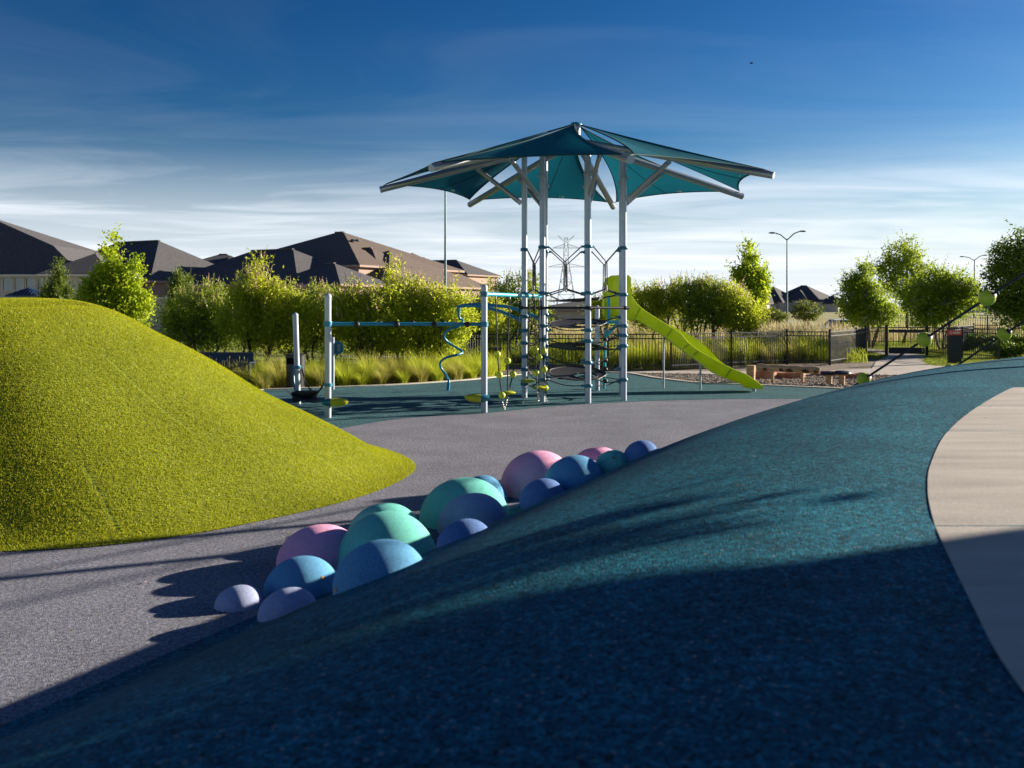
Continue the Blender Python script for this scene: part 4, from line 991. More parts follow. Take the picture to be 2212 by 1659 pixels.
# ------------------------------------------------------------------ sign pillar
Yp = 36.0; pa, pb = P(2049.6, 714, Yp), P(2077, 714, Yp); xc, hw = (pa.x + pb.x) / 2, (pb.x - pa.x) / 2; hp = pa.z
pil = thing('sign_pillar', (xc, Yp, 0), 'dark navy sign pillar with a red head panel beside the gate path', 'sign pillar')
MB().box((xc, Yp + .06, (hp - .17) / 2), (2 * hw, .12, hp - .17)).obj('pillar_body', M['pillar'], pil)
MB().box((xc, Yp + .06, hp - .085), (2 * hw + .006, .124, .166)).obj('head_panel', M['red'], pil)
zc = hp - .085; MB().tube([(xc - .15 + .042 * math.cos(a), Yp - .004, zc + .042 * math.sin(a)) for a in np.linspace(0, 6.283, 19)[:-1]], .006, 5, closed=True).obj('emblem_ring', M['white'], pil)
MB().lathe([(.0001, .004), (.014, .004), (.014, 0)], (xc - .15, Yp - .004, zc), 10, Ry).obj('emblem_dot', M['white'], pil)
MB().box((xc + .055, Yp - .003, zc + .020), (.26, .004, .026)).obj('text_line', M['white'], pil); MB().box((xc + .055, Yp - .003, zc - .022), (.26, .004, .012)).obj('text_line', M['white'], pil)

# ------------------------------------------------------------------ fences and gate
PICK = MB().box((0, 0, .5), (.017, .017, 1)).mesh('picket', M['navy_metal'], smooth=False)
POST = MB().box((0, 0, .5), (.055, .055, 1)).mesh('post', M['navy_metal'], smooth=False)
CAPM = MB().add([(-.036, -.036, 0), (.036, -.036, 0), (.036, .036, 0), (-.036, .036, 0), (-.036, -.036, .02), (.036, -.036, .02), (.036, .036, .02), (-.036, .036, .02), (0, 0, .045)], [(0, 1, 5, 4), (1, 2, 6, 5), (2, 3, 7, 6), (3, 0, 4, 7), (4, 5, 8), (5, 6, 8), (6, 7, 8), (7, 4, 8)]).mesh('post_cap', M['navy_metal'], smooth=False)
def fence(name, pts, h, lab, sp=.105, rails=(.16, -.17, -.03), group='black steel fences', posts=True):
    pts = [Vector((p[0], p[1], 0)) for p in pts]; t = thing(name, pts[0], lab, 'fence', group); o0 = org(t)
    for i, p in enumerate(pts):
        po = link_mesh('post', POST, t, p - o0); po.scale = (1, 1, h + .03)
        cp = link_mesh('post_cap', CAPM, po, (0, 0, 0)); cp.location = (0, 0, 1.0); cp.scale = (1, 1, 1 / (h + .03))
    for a, b in zip(pts[:-1], pts[1:]):
        d = b - a; Ln = d.length; d.normalize(); ang = math.atan2(d.y, d.x)
        for rz in rails:
            z = rz if rz > 0 else h + rz
            MB().beam(a + d * .03 + Vector((0, 0, z)), b - d * .03 + Vector((0, 0, z)), .028, .035).obj('rail', M['navy_metal'], t, smooth=False)
        m = max(1, int(round(Ln / sp)))
        for k in range(1, m):
            pk_ = link_mesh('picket', PICK, t, a + d * (Ln * k / m) - o0 + Vector((0, 0, .06))); pk_.scale = (1, 1, h - .10); pk_.rotation_euler = (0, 0, ang)
    return t
fence('steel_fence', [(-.9, 32.15), (1.1, 32.15), (3.1, 32.15), (5.15, 32.25), (7.47, 33.9), (9.78, 35.4), (11.17, 35.0)], 1.2, 'black picket fence running behind the tower and the slide')
fence('steel_fence', [(11.2, 35.06), (13.1, 37.9), (14.5, 40.9)], 1.2, 'black picket fence turning back from the gravel corner towards the gate')
fence('steel_fence', [(14.55, 40.95), (15.83, 42.15)], 1.2, 'short black fence panel left of the gate')
fence('steel_fence', [(-.95, 32.2), (-2.7, 33.5), (-4.6, 34.9), (-6.5, 36.3), (-8.5, 37.8), (-10.4, 39.4), (-12.3, 41.0), (-14.3, 42.6), (-16.4, 44.3)], 1.2, 'black picket fence half hidden behind the left shrubs')
fence('steel_fence', [(17.45, 41.8), (18.05, 39.9), (18.6, 38.0)], 1.2, 'black fence panel coming forward beside the sign pillar')
fence('steel_fence', [(18.7, 42.6), (21.8, 47.0), (25.2, 47.2), (28.6, 47.4)], 1.2, 'black fence at the right edge in front of the hedge')
fence('steel_fence', [(19.0, 54), (22.4, 54), (25.8, 54), (29.2, 54), (32.6, 54)], 1.6, 'tall black fence enclosing the yard at far right', sp=.13)
gt = thing('gate', (15.9, 42.2, 0), 'black steel gate with a wide kick plate at the end of the walk', 'gate')
ga1, gb1 = Vector((15.9, 42.2, 0)), Vector((17.4, 41.8, 0)); dg = (gb1 - ga1).normalized()
for p in (ga1, gb1): MB().box(p + Vector((0, 0, .64)), (.07, .07, 1.28)).obj('gate_post', M['navy_metal'], gt, smooth=False)
for z, hh in ((1.17, .04), (1.02, .13), (.20, .26)): MB().beam(ga1 + dg * .06 + Vector((0, 0, z)), gb1 - dg * .06 + Vector((0, 0, z)), .035, hh).obj({1.17: 'top_rail', 1.02: 'lock_plate', .20: 'kick_plate'}[z], M['navy_metal'], gt, smooth=False)
for k in range(1, 13): MB().box(ga1 + dg * (1.55 * k / 13) + Vector((0, 0, .66)), (.017, .017, .95)).obj('picket', M['navy_metal'], gt, smooth=False)
MB().box(gb1 - dg * .16 + Vector((0, -.03, .22)), (.07, .03, .16)).obj('latch_plate', M['chain'], gt)

# ------------------------------------------------------------------ houses beyond the park
def hip_house(name, lab, blocks, roofmat, wallmat, group='houses beyond the park'):
    """blocks: (corner nearest the camera (u, v of its eave, Y), phi, length along right-back, length along left-back, ridge row at the apex, ridge runs 1 right-back / 2 left-back)"""
    b0_ = blocks[0]; n0 = P(b0_[0], b0_[1], b0_[2]); t = thing(name, (n0.x, n0.y, 0), lab, 'house', group)
    for (u, v, Y, phi, L1, L2, zr, run) in blocks:
        nc = P(u, v, Y); ze = nc.z; nc.z = 0; ph = math.radians(phi)
        e1, e2 = Vector((math.cos(ph), math.sin(ph), 0)), Vector((-math.sin(ph), math.cos(ph), 0))
        up = Vector((0, 0, 1)); ins = min(L1, L2) / 2
        if run == 2: r0, r1 = nc + e1 * L1 / 2 + e2 * min(ins, L2 / 2), nc + e1 * L1 / 2 + e2 * max(L2 - ins, L2 / 2)
        else: r0, r1 = nc + e2 * L2 / 2 + e1 * min(ins, L1 / 2), nc + e2 * L2 / 2 + e1 * max(L1 - ins, L1 / 2)
        q = [nc, nc + e1 * L1, nc + e1 * L1 + e2 * L2, nc + e2 * L2]
        mb = MB(); E_ = [p + up * ze for p in q]; R0, R1 = r0 + up * zr, r1 + up * zr
        if run == 2: fs = [(0, 1, 4), (1, 2, 5, 4), (2, 3, 5), (3, 0, 4, 5)]
        else: fs = [(3, 0, 4), (0, 1, 5, 4), (1, 2, 5), (2, 3, 4, 5)]
        lo = [p - up * .22 for p in E_]
        vs = E_ + [R0, R1] + lo
        fs = fs + [(0, 6, 7, 1), (1, 7, 8, 2), (2, 8, 9, 3), (3, 9, 6, 0), (6, 9, 8, 7)]
        mb.add(vs, fs); mb.obj('roof', M[roofmat], t, smooth=False)
        rc = MB().beam(R0 + up * .03, R1 + up * .03 + (R1 - R0).normalized() * .01, .3, .12) if (R1 - R0).length > .3 else None
        if rc: rc.obj('ridge_cap', M[roofmat], t, smooth=False)
        iw = .45; q2 = [nc + e1 * iw + e2 * iw, nc + e1 * (L1 - iw) + e2 * iw, nc + e1 * (L1 - iw) + e2 * (L2 - iw), nc + e1 * iw + e2 * (L2 - iw)]
        mb = MB(); mb.add([p for p in q2] + [p + up * (ze - .1) for p in q2], [(0, 1, 5, 4), (1, 2, 6, 5), (2, 3, 7, 6), (3, 0, 4, 7)]); mb.obj('wall', M[wallmat], t, smooth=False)
        for i in range(4):
            a, b = E_[i], E_[(i + 1) % 4]; MB().beam(a - up * .13, b - up * .13, .05, .17).obj('fascia', M['trim' if wallmat == 'stucco' and ze > 4.4 and Y < 82 else 'brick'], t, smooth=False)
    return t
def house_vent(t, u, v, Y, r=.25):
    p = P(u, v, Y); MB().sphere(p, r, 10, 6, (1, 1, .5)).obj('roof_vent', M['lamp_grey'], t)
h1 = hip_house('house', 'big grey-roofed house at the left edge with a row of four windows', [(80, 591, 77.5, 3, 5.6, 9, 6.4, 1)], 'roof_grey', 'stucco')
def h1p(u, v, dY=0.0):
    ze = P(0, 592.5, 80).z; Yq = (80 + 1.15 * (CZ - ze)) / (1 - 1.15 * (HZ - v) / F); p = P(u, v, Yq); return p + Vector((0, dY, 0))
mb = MB(); q_ = [h1p(-260, 592.5), h1p(176, 592.5), h1p(115, 530.6), h1p(-30, 466), h1p(-150, 466), h1p(-260, 540)]
bk_ = [p + Vector((0, 18 if i in (0, 1) else (9 if i in (2, 5) else .2), 0)) for i, p in enumerate(q_)]
mb.add(q_ + bk_, [(0, 1, 2, 3, 4, 5), (1, 7, 8, 2), (2, 8, 9, 3), (3, 9, 10, 4), (4, 10, 11, 5), (5, 11, 6, 0), (6, 11, 10, 9, 8, 7), (0, 6, 7, 1)]); mb.obj('roof', M['roof_grey'], h1, smooth=False)
w0, w1 = h1p(-255, 592.5), h1p(172, 592.5); MB().box(((w0.x + w1.x) / 2, 80.7 + 8, w0.z / 2 - .05), (w1.x - w0.x - .6, 16.2, w0.z - .1)).obj('wall', M['stucco'], h1, smooth=False)
MB().beam(w0 + Vector((0, -.06, -.1)), w1 + Vector((0, -.06, -.1)), .12, .18).obj('gutter', M['trim'], h1, smooth=False)
for k in range(4):
    u0, u1 = 5.5 + k * 25.2, 24.2 + k * 25.2; a, b = P(u0, 627, 80.4), P(u1, 600, 80.4)
    wn_ = MB().box(((a.x + b.x) / 2, 80.55, (a.z + b.z) / 2), (b.x - a.x, .06, b.z - a.z)).obj('window', M['glass'], h1, smooth=False)
    fr = MB()
    for x in (a.x - .05, b.x + .05): fr.box((x, 80.5, (a.z + b.z) / 2), (.10, .14, b.z - a.z + .2))
    for z in (a.z - .05, b.z + .05): fr.box(((a.x + b.x) / 2, 80.5, z), (b.x - a.x - .01, .14, .10))
    fr.obj('window_frame', M['trim'], wn_, smooth=False)
hip_house('house', 'dark hip-roofed house with a lighter right slope, behind the bright green tree', [(324, 605, 85, 60, 13, 19, 8.2, 2), (225, 604, 92, 60, 8, 12, 6.6, 2)], 'roof_grey', 'brick')
h3 = hip_house('house', 'small far house with a pale gable between the dark roofs', [(478, 575, 120, 20, 3, 10, 8.4, 1), (392, 572, 122, 10, 9, 8, 8.6, 1)], 'roof_grey', 'trim')
hip_house('house', 'dark charcoal roofed house in front of the tall brown roof', [(644, 611, 80.5, 60, 12, 17, 7.1, 2), (735, 612, 78, 60, 7, 8, 5.6, 2)], 'roof_grey', 'brick')
h5 = hip_house('house', 'tallest brown hip-roofed house with roof vents', [(777, 571, 85, 61, 17, 18, 9.2, 2), (818, 575, 88, 61, 6, 9, 7.4, 2), (838, 614, 83, 61, 17, 12, 7.3, 2)], 'roof_brown', 'brick')
for u, v in ((762, 519), (772, 519.5), (846, 562)): house_vent(h5, u, v, 93.5)
MB().tube([P(797, 553, 93), P(797.5, 537, 93)], .12, 8).obj('roof_pipe', M['lamp_grey'], h5)
hip_house('house', 'brown-roofed house half behind the tall lamp pole', [(905, 620, 100, 61, 15, 12, 7.9, 2)], 'roof_brown', 'brick')
hip_house('house', 'dark roofed brick house above the shrubs, left of the tower', [(1010, 592, 130, 61, 9, 18, 8.3, 2), (935, 585, 142, 61, 9, 14, 9.2, 2)], 'roof_grey', 'brick')
hip_house('house', 'far grey-roofed house left of the double lamp on the horizon', [(1690, 652, 320, 50, 16, 14, 8.6, 2), (1655, 655, 315, 50, 12, 10, 7.2, 2)], 'roof_grey', 'stucco')
hip_house('house', 'far big grey-roofed house right of the double lamp on the horizon', [(1775, 652, 320, 50, 18, 20, 8.8, 2), (1745, 648, 322, 50, 10, 10, 7.4, 2), (1812, 656, 318, 50, 10, 8, 5.6, 2)], 'roof_grey', 'stucco')
hip_house('house', 'far roof showing just behind the topmost ball at right', [(2150, 655, 300, 50, 14, 14, 8.2, 2)], 'roof_grey', 'stucco')
hip_house('house', 'low pale building with a grey roof seen through the tower', [(1150, 668.5, 92, 4, 13, 9, 2.5, 1)], 'roof_grey', 'stucco')
# perimeter masonry wall with a capped pillar
wl = thing('garden_wall', (-32, 62, 0), 'cream masonry garden wall below the houses at left', 'wall')
mb = MB(); a, b = Vector((-48, 60, 0)), Vector((-4, 64, 0)); dw = (b - a).normalized()
nb_ = 40
for i in range(12):
    p, q = a + dw * (44.2 / 12 * i), a + dw * (44.2 / 12 * (i + 1) - .02)
    MB().beam(p + Vector((0, 0, 1.25)), q + Vector((0, 0, 1.25)), .3, 2.5).obj('wall_panel', M['stone_wall'], wl, smooth=False)
    MB().beam(p + Vector((0, 0, 2.56)), q + Vector((0, 0, 2.56)), .42, .12).obj('coping', M['trim'], wl, smooth=False)
pc_ = P(62, 640, 59.2); plr = thing('wall_pillar', (pc_.x, pc_.y, 0), 'square masonry pillar with a dark blue metal cap above the mound', 'pillar')
MB().box((pc_.x, pc_.y, 1.35), (.8, .8, 2.7)).obj('pillar_shaft', M['stone_wall'], plr, smooth=False)
r = .95; zc = 2.70
MB().add([(pc_.x - r, pc_.y - r, zc), (pc_.x + r, pc_.y - r, zc), (pc_.x + r, pc_.y + r, zc), (pc_.x - r, pc_.y + r, zc), (pc_.x, pc_.y, zc + .48), (pc_.x - r, pc_.y - r, zc - .08), (pc_.x + r, pc_.y - r, zc - .08), (pc_.x + r, pc_.y + r, zc - .08), (pc_.x - r, pc_.y + r, zc - .08)], [(0, 1, 4), (1, 2, 4), (2, 3, 4), (3, 0, 4), (5, 6, 1, 0), (6, 7, 2, 1), (7, 8, 3, 2), (8, 5, 0, 3), (8, 7, 6, 5)]).obj('metal_cap', M['metal_roof'], plr, smooth=False)
for i in range(1, 9):
    for c_, dx, dy in (((-r + 2 * r * i / 9), 0, -1),):
        p0 = Vector((pc_.x + c_, pc_.y - r, zc + .015)); k = 1 - abs(c_) / r; p1 = Vector((pc_.x + c_, pc_.y - r + r * k, zc + .48 * k + .015))
        if k > .1: MB().beam(p0, p1, .03, .04).obj('cap_seam', M['metal_roof'], plr, smooth=False)

# ------------------------------------------------------------------ lamps, pylon, car, birds
def lamp(u, Y, h, arms, lab, r=.10):
    x = (u - CX) * Y / F; t = thing('street_lamp', (x, Y, 0), lab, 'street lamp', 'tall street lamps')
    MB().tube([(x, Y, 0), (x, Y, h)], [r * 1.25, r * .7], 12).obj('lamp_pole', M['lamp_grey'], t)
    MB().tube([(x, Y, 0), (x, Y, .5)], r * 1.9, 12).obj('base_cover', M['lamp_grey'], t)
    for s_, ln, rise in arms:
        MB().tube([(x, Y, h - .15), (x + s_ * ln * .55, Y, h + rise * .7), (x + s_ * ln, Y, h + rise)], .07, 8).obj('lamp_arm', M['lamp_grey'], t)
        MB().sphere((x + s_ * (ln + .35), Y, h + rise), .45, 12, 8, (1, .5, .25)).obj('lamp_head', M['lamp_grey'], t)
lamp(1700, 124, 10.4, ((-1, 1.5, .75), (1, 1.6, .95)), 'tall double-armed street lamp standing in the field')
lamp(962, 70, 10.9, ((1, 1.4, .4),), 'tall lamp pole rising behind the left shrubs to the canopy edge', .085)
lamp(2105, 180, 10.4, ((-1, 1.9, .55), (1, 1.6, .8)), 'far street lamp beside the dark tree at right', .13)
pyl = thing('power_pylon', ((1223 - CX) * 630 / F, 630, 0), 'lattice power pylon far away, framed by the tower posts', 'pylon')
px0 = (1223 - CX) * 630 / F
def pb(name, a, b, r): MB().tube([(px0 + a[0], 630 + a[1], a[2]), (px0 + b[0], 630 + b[1], b[2])], r * .62, 5).obj(name, M['pylon'], pyl)
lev = [(0, 6.2), (9, 4.9), (17, 3.7), (24, 2.6), (29, 1.7), (34, 1.5), (40, 1.3), (45, .9)]
for (z0, w0), (z1, w1) in zip(lev[:-1], lev[1:]):
    for i, (sx2, sy2) in enumerate(((1, 1), (1, -1), (-1, -1), (-1, 1))):
        pb('tower_leg', (sx2 * w0, sy2 * w0, z0), (sx2 * w1, sy2 * w1, z1), .26)
        nx2, ny2 = ((1, 1), (1, -1), (-1, -1), (-1, 1))[(i + 1) % 4]
        pb('lattice_brace', (sx2 * w0, sy2 * w0, z0), (nx2 * w1, ny2 * w1, z1), .15); pb('lattice_brace', (nx2 * w0, ny2 * w0, z0), (sx2 * w1, sy2 * w1, z1), .15)
        pb('lattice_ring', (sx2 * w1, sy2 * w1, z1), (nx2 * w1, ny2 * w1, z1), .15)
for z, ln, rise in ((26.5, 11.8, 2.2), (38.5, 8.4, 2.4)):
    for s_ in (-1, 1):
        for sy2 in (-1, 1):
            pb('cross_arm', (s_ * 1.6, sy2 * 1.4, z), (s_ * ln, 0, z), .20); pb('cross_arm', (s_ * 1.5, sy2 * 1.3, z + rise), (s_ * ln, 0, z + .05), .18)
        for q in range(1, 6): xq = 1.6 + (ln - 1.6) * q / 6; pb('arm_brace', (s_ * xq, 0, z), (s_ * (xq - .9), 0, z + rise * (1 - (xq - .9 - 1.6) / (ln - 1.6))), .13)
        if z > 30: pb('insulator', (s_ * ln, 0, z), (s_ * ln, 0, z - 3.6), .14)
for s_ in (-1, 1): pb('peak_arm', (s_ * .9, 0, 43), (s_ * 5.2, 0, 46.5), .20); pb('peak_arm', (s_ * .9, 0, 41.5), (s_ * 5.2, 0, 46.4), .16)
# parked car beyond the meadow
cx0 = (1822 - CX) * 60 / F; car = thing('parked_car', (cx0, 60, 0), 'silver car parked beyond the tall grass, roof glinting', 'car')
def loft(secs):
    mb = MB(); m = len(secs[0])
    for s_ in secs: mb.v += s_
    for i in range(len(secs) - 1):
        for k in range(m): mb.f.append((i * m + k, (i + 1) * m + k, (i + 1) * m + (k + 1) % m, i * m + (k + 1) % m))
    mb.f += [tuple(range(m))[::-1], tuple((len(secs) - 1) * m + k for k in range(m))]; return mb
def csec(y, w_, z0, z1): return [(cx0 + x * w_, 60 + y, z) for x, z in ((-1, z0), (1, z0), (1.03, (z0 + z1) / 2), (.94, z1), (-.94, z1), (-1.03, (z0 + z1) / 2))]
loft([csec(-2.2, .72, .22, .52), csec(-2.0, .83, .2, .66), csec(-.9, .87, .2, .82), csec(1.2, .87, .2, .86), csec(2.0, .84, .22, .84), csec(2.2, .76, .28, .7)]).obj('car_body', M['car_paint'], car, ang=35)
def rsec(y, w0_, w1_, z0, z1): return [(cx0 - w0_, 60 + y, z0), (cx0 + w0_, 60 + y, z0), (cx0 + w1_, 60 + y, z1), (cx0 - w1_, 60 + y, z1)]
loft([rsec(-.95, .80, .78, .80, .83), rsec(-.25, .82, .58, .82, 1.22), rsec(.9, .82, .58, .84, 1.24), rsec(1.7, .80, .76, .84, .88)]).obj('cabin_glass', M['car_glass'], car, ang=25)
loft([rsec(-.28, .59, .58, 1.21, 1.245), rsec(.3, .60, .57, 1.23, 1.275), rsec(.95, .59, .57, 1.23, 1.26)]).obj('roof_panel', M['car_paint'], car)
for sx2 in (-1, 1):
    for y in (-1.35, 1.35):
        Rw = Matrix.Rotation(math.radians(90), 3, 'Y'); tyr = MB().lathe([(.2, -.1), (.31, -.1), (.33, -.06), (.33, .06), (.31, .1), (.2, .1)], (cx0 + sx2 * .78, 60 + y, .33), 18, Rw).obj('wheel', M['tyre'], car); MB().lathe([(.0001, .08), (.2, .09), (.2, -.09), (.0001, -.08)], (cx0 + sx2 * .78, 60 + y, .33), 14, Rw).obj('rim', M['chain'], tyr)
    MB().sphere((cx0 + sx2 * .62, 57.98, .60), .11, 10, 6, (1.4, .5, .7)).obj('headlight', M['white'], car); MB().sphere((cx0 + sx2 * .98, 59.3, .92), .09, 8, 6, (.9, .6, .7)).obj('wing_mirror', M['car_paint'], car)
    MB().beam((cx0 + sx2 * .80, 59.06, .82), (cx0 + sx2 * .59, 59.74, 1.22), .05, .05).obj('windscreen_pillar', M['car_paint'], car)
for u, v, Y, sp, lab in ((1623, 136.5, 60, .26, 'small dark bird flying high in the right of the sky'), (1339.5, 580, 40, .10, 'tiny bird by the right tower post above the slide')):
    c = P(u, v, Y); t = thing('bird', c, lab, 'bird')
    MB().sphere(c, sp * .22, 10, 8, (1.6, .8, .7)).obj('bird_body', M['bird'], t); MB().sphere(c + Vector((sp * .36, 0, sp * .05)), sp * .10, 8, 6).obj('bird_head', M['bird'], t)
    for s_ in (-1, 1): MB().add([c + Vector((-sp * .15, 0, .01)), c + Vector((sp * .15, 0, .01)), c + Vector((sp * .05 + .02, s_ * sp * .35, sp * .16)), c + Vector((-sp * .08, s_ * sp * .75, sp * .22))], [(0, 1, 2, 3)]).obj('wing', M['bird'], t, smooth=False)
    MB().add([c + Vector((-sp * .3, -.02, 0)), c + Vector((-sp * .3, .02, 0)), c + Vector((-sp * .6, .05, 0)), c + Vector((-sp * .6, -.05, 0))], [(0, 1, 2, 3)]).obj('tail', M['bird'], t, smooth=False)

# ------------------------------------------------------------------ trees and shrubs
def leaves(cent, nclump, per, clump_r, size, aspect=2.2, up=0.0, droop=0.0, rng=RNG):
    """kite-shaped leaves gathered in clumps around the given crown ellipsoids [(x, y, z, rx, ry, rz, weight)]"""
    cent = np.array(cent, float); wt = cent[:, 6] / cent[:, 6].sum()
    ci = rng.choice(len(cent), nclump, p=wt); d = rng.normal(0, 1, (nclump, 3)); d /= np.linalg.norm(d, axis=1)[:, None]
    rr3 = rng.uniform(.12, 1, nclump) ** .42
    cc = cent[ci, :3] + d * cent[ci, 3:6] * rr3[:, None] * rng.uniform(.85, 1.12, nclump)[:, None]
    n = nclump * per; base = np.repeat(cc, per, 0)
    pos = base + rng.normal(0, 1, (n, 3)) * np.repeat(clump_r * rng.uniform(.6, 1.3, nclump), per)[:, None] * np.array([1, 1, .8])
    ax_ = rng.normal(0, 1, (n, 3)); ax_[:, 2] += up - droop; ax_ /= np.linalg.norm(ax_, axis=1)[:, None]
    sd2 = np.cross(ax_, rng.normal(0, 1, (n, 3))); sd2 /= np.linalg.norm(sd2, axis=1)[:, None] + 1e-9
    s_ = size * rng.uniform(.6, 1.35, n)[:, None]
    V = np.stack([pos - ax_ * s_ * .5, pos + sd2 * s_ / aspect * .5, pos + ax_ * s_ * .5, pos - sd2 * s_ / aspect * .5], 1).reshape(-1, 3)
    rnd = np.clip(np.repeat(rng.uniform(0, 1, nclump), per) * .6 + rng.uniform(0, .4, n), 0, 1)
    return V, rnd, cc
def limb(mb, a, b, r0, r1, bend=.12, n=6, seg=6, rng=random):
    a, b = Vector(a), Vector(b); o = Vector((rng.uniform(-1, 1), rng.uniform(-1, 1), rng.uniform(-.4, .6))) * (b - a).length * bend
    pts = [a.lerp(b, i / n) + o * math.sin(math.pi * i / n) for i in range(n + 1)]
    mb.tube(pts, [r0 + (r1 - r0) * i / n for i in range(n + 1)], seg); return pts
def tree(name, lab, cat, base, crown, nclump, per, clump_r, size, leafm, barkm='bark', stems=1, trunk_h=1.0, r0=.06, aspect=2.2, spikes=0, flowers=0, group=None, up=0.0, droop=0.0, spread=.5, shoots=0, shoot_len=1.0):
    g = Vector((base[0], base[1], 0)); t = thing(name, g, lab, cat, group)
    cr = [(g.x + c[0], g.y + c[1], c[2], c[3], c[4], c[5], c[6] if len(c) > 6 else c[3] * c[4] * c[5]) for c in crown]
    V, rnd, cc = leaves(cr, nclump, per, clump_r, size, aspect, up, droop)
    if shoots:
        # long leafy shoots break the outline
        out = np.argsort(-(cc[:, 2] + .5 * np.hypot(cc[:, 0] - g.x, cc[:, 1] - g.y) + RNG.normal(0, .4, len(cc))))[:shoots]
        nl = 16; p0 = np.repeat(cc[out], nl, 0); dr = RNG.normal(0, .42, (len(out), 3)); dr[:, 2] = RNG.uniform(.5, 1.2, len(out)); dr[:, :2] += .35 * (cc[out][:, :2] - np.array([g.x, g.y])) / (np.linalg.norm(cc[out][:, :2] - np.array([g.x, g.y]), axis=1)[:, None] + .1)
        ln = np.repeat(RNG.uniform(.35, .85, len(out)) * shoot_len, nl)[:, None]; t_l = np.tile(np.linspace(.1, 1, nl), len(out))[:, None]; dr = np.repeat(dr / np.linalg.norm(dr, axis=1)[:, None], nl, 0)
        ps = p0 + dr * ln * t_l; axl = dr * .6 + RNG.normal(0, .7, dr.shape); axl /= np.linalg.norm(axl, axis=1)[:, None]; sdl = np.cross(axl, RNG.normal(0, 1, axl.shape)); sdl /= np.linalg.norm(sdl, axis=1)[:, None]; sl_ = size * RNG.uniform(.7, 1.2, len(ps))[:, None] * (1.15 - .5 * t_l)
        V = np.concatenate([V, np.stack([ps, ps + axl * sl_ * .5 + sdl * sl_ / aspect * .5, ps + axl * sl_, ps + axl * sl_ * .5 - sdl * sl_ / aspect * .5], 1).reshape(-1, 3)]); rnd = np.concatenate([rnd, RNG.uniform(.4, 1, len(ps))])
    mb = MB(); cm_ = np.array(cr)
    for s_ in range(stems):
        a = 2 * math.pi * (s_ + random.random() * .6) / stems; off = Vector((math.cos(a), math.sin(a), 0))
        c = cr[s_ % len(cr)]; fork = g + off * spread * (1 if stems > 1 else .05) * random.uniform(.4, .9) + Vector((0, 0, trunk_h * random.uniform(.8, 1.15)))
        st = g + off * (.07 if stems > 1 else 0) - Vector((0, 0, .08))
        limb(mb, st, fork, r0, r0 * .72, .10)
        for q in range(3 if stems > 2 else 7):
            tg = Vector(cc[random.randrange(len(cc))]) if stems == 1 else Vector(min((cc[random.randrange(len(cc))] for _ in range(5)), key=lambda p: (p[0] - fork.x) ** 2 + (p[1] - fork.y) ** 2))
            pl_ = limb(mb, fork, tg, r0 * .55, r0 * .12, .12)
            for w_ in range(2):
                tg2 = Vector(min((cc[random.randrange(len(cc))] for _ in range(12)), key=lambda p: (Vector(p) - tg).length))
                limb(mb, pl_[3], tg2, r0 * .28, r0 * .07, .12, 4, 5)
    tr = mb.obj('trunk', M[barkm], t, split=False)
    link_mesh('crown', np_mesh('crown', V, 4, M[leafm], rnd=rnd, o=g), t)
    if spikes:
        # spent flower spikes stand up from the outer clumps
        top = cc[np.argsort(-(cc[:, 2] + RNG.normal(0, .35, len(cc))))][:max(spikes, 1)]
        n = len(top) * 3; p = np.repeat(top, 3, 0) + RNG.normal(0, .12, (n, 3)); dr = RNG.normal(0, .28, (n, 3)); dr[:, 2] = 1; dr /= np.linalg.norm(dr, axis=1)[:, None]
        out = []; ln = RNG.uniform(.22, .42, n)[:, None]
        for q in range(9):
            c = p + dr * ln * (q + .5) / 9; s2 = RNG.normal(0, 1, (n, 3)); s2[:, 2] *= .4; s2 /= np.linalg.norm(s2, axis=1)[:, None]
            wv = .036 * (1 - q / 11); out.append(np.stack([c - dr * ln * .07, c + s2 * wv, c + dr * ln * .09, c - s2 * wv], 1).reshape(-1, 3))
        Vs = np.concatenate(out); o = link_mesh('flower_spikes', np_mesh('flower_spikes', Vs, 4, M['spike'], rnd=RNG.uniform(0, 1, len(Vs) // 4), o=g), t); tag(o, kind='stuff')
    if flowers:
        fc_ = cc[RNG.choice(len(cc), flowers)]; n = flowers * 26; p = np.repeat(fc_, 26, 0) + RNG.normal(0, .075, (n, 3)) + np.array([-.05, -.15, .03]); s1 = RNG.normal(0, 1, (n, 3)); s1 /= np.linalg.norm(s1, axis=1)[:, None]; s2 = np.cross(s1, RNG.normal(0, 1, (n, 3))); s2 /= np.linalg.norm(s2, axis=1)[:, None]
        Vs = np.stack([p - s1 * .03, p + s2 * .03, p + s1 * .03, p - s2 * .03], 1).reshape(-1, 3); o = link_mesh('blossom', np_mesh('blossom', Vs, 4, M['flower'], rnd=RNG.uniform(0, 1, n), o=g), t); tag(o, kind='stuff')
    return t
def px_crown(lst, Y, bx_, by_):
    """crown lobes given as (u, v, half-width px, half-height px) at distance Y"""
    out = []
    for q in lst:
        u, v, ru, rv = q[:4]; dy = q[4] if len(q) > 4 else 0.0; p = P(u, v, Y + dy); k = Y / F
        out.append((p.x - bx_, p.y - by_, p.z, ru * k, max(ru, rv) * k * .8, rv * k))
    return out
def shrub(u, Y, lobes, lab, nclump=230, per=34, mat='vitex', spikes=60, stems=5, group='flowering shrubs behind the left posts', trunk_h=.75, size=.105):
    bx_, by_ = (u - CX) * Y / F, Y
    tree('vitex_shrub', lab, 'shrub', (bx_, by_), px_crown(lobes, Y, bx_, by_), int(nclump * 1.3), int(per * 1.15), .17, size * 1.02, mat, 'bark_dark', stems, trunk_h, .048, 2.6, spikes, group=group, spread=.75, shoots=int(nclump * .55), shoot_len=.65)
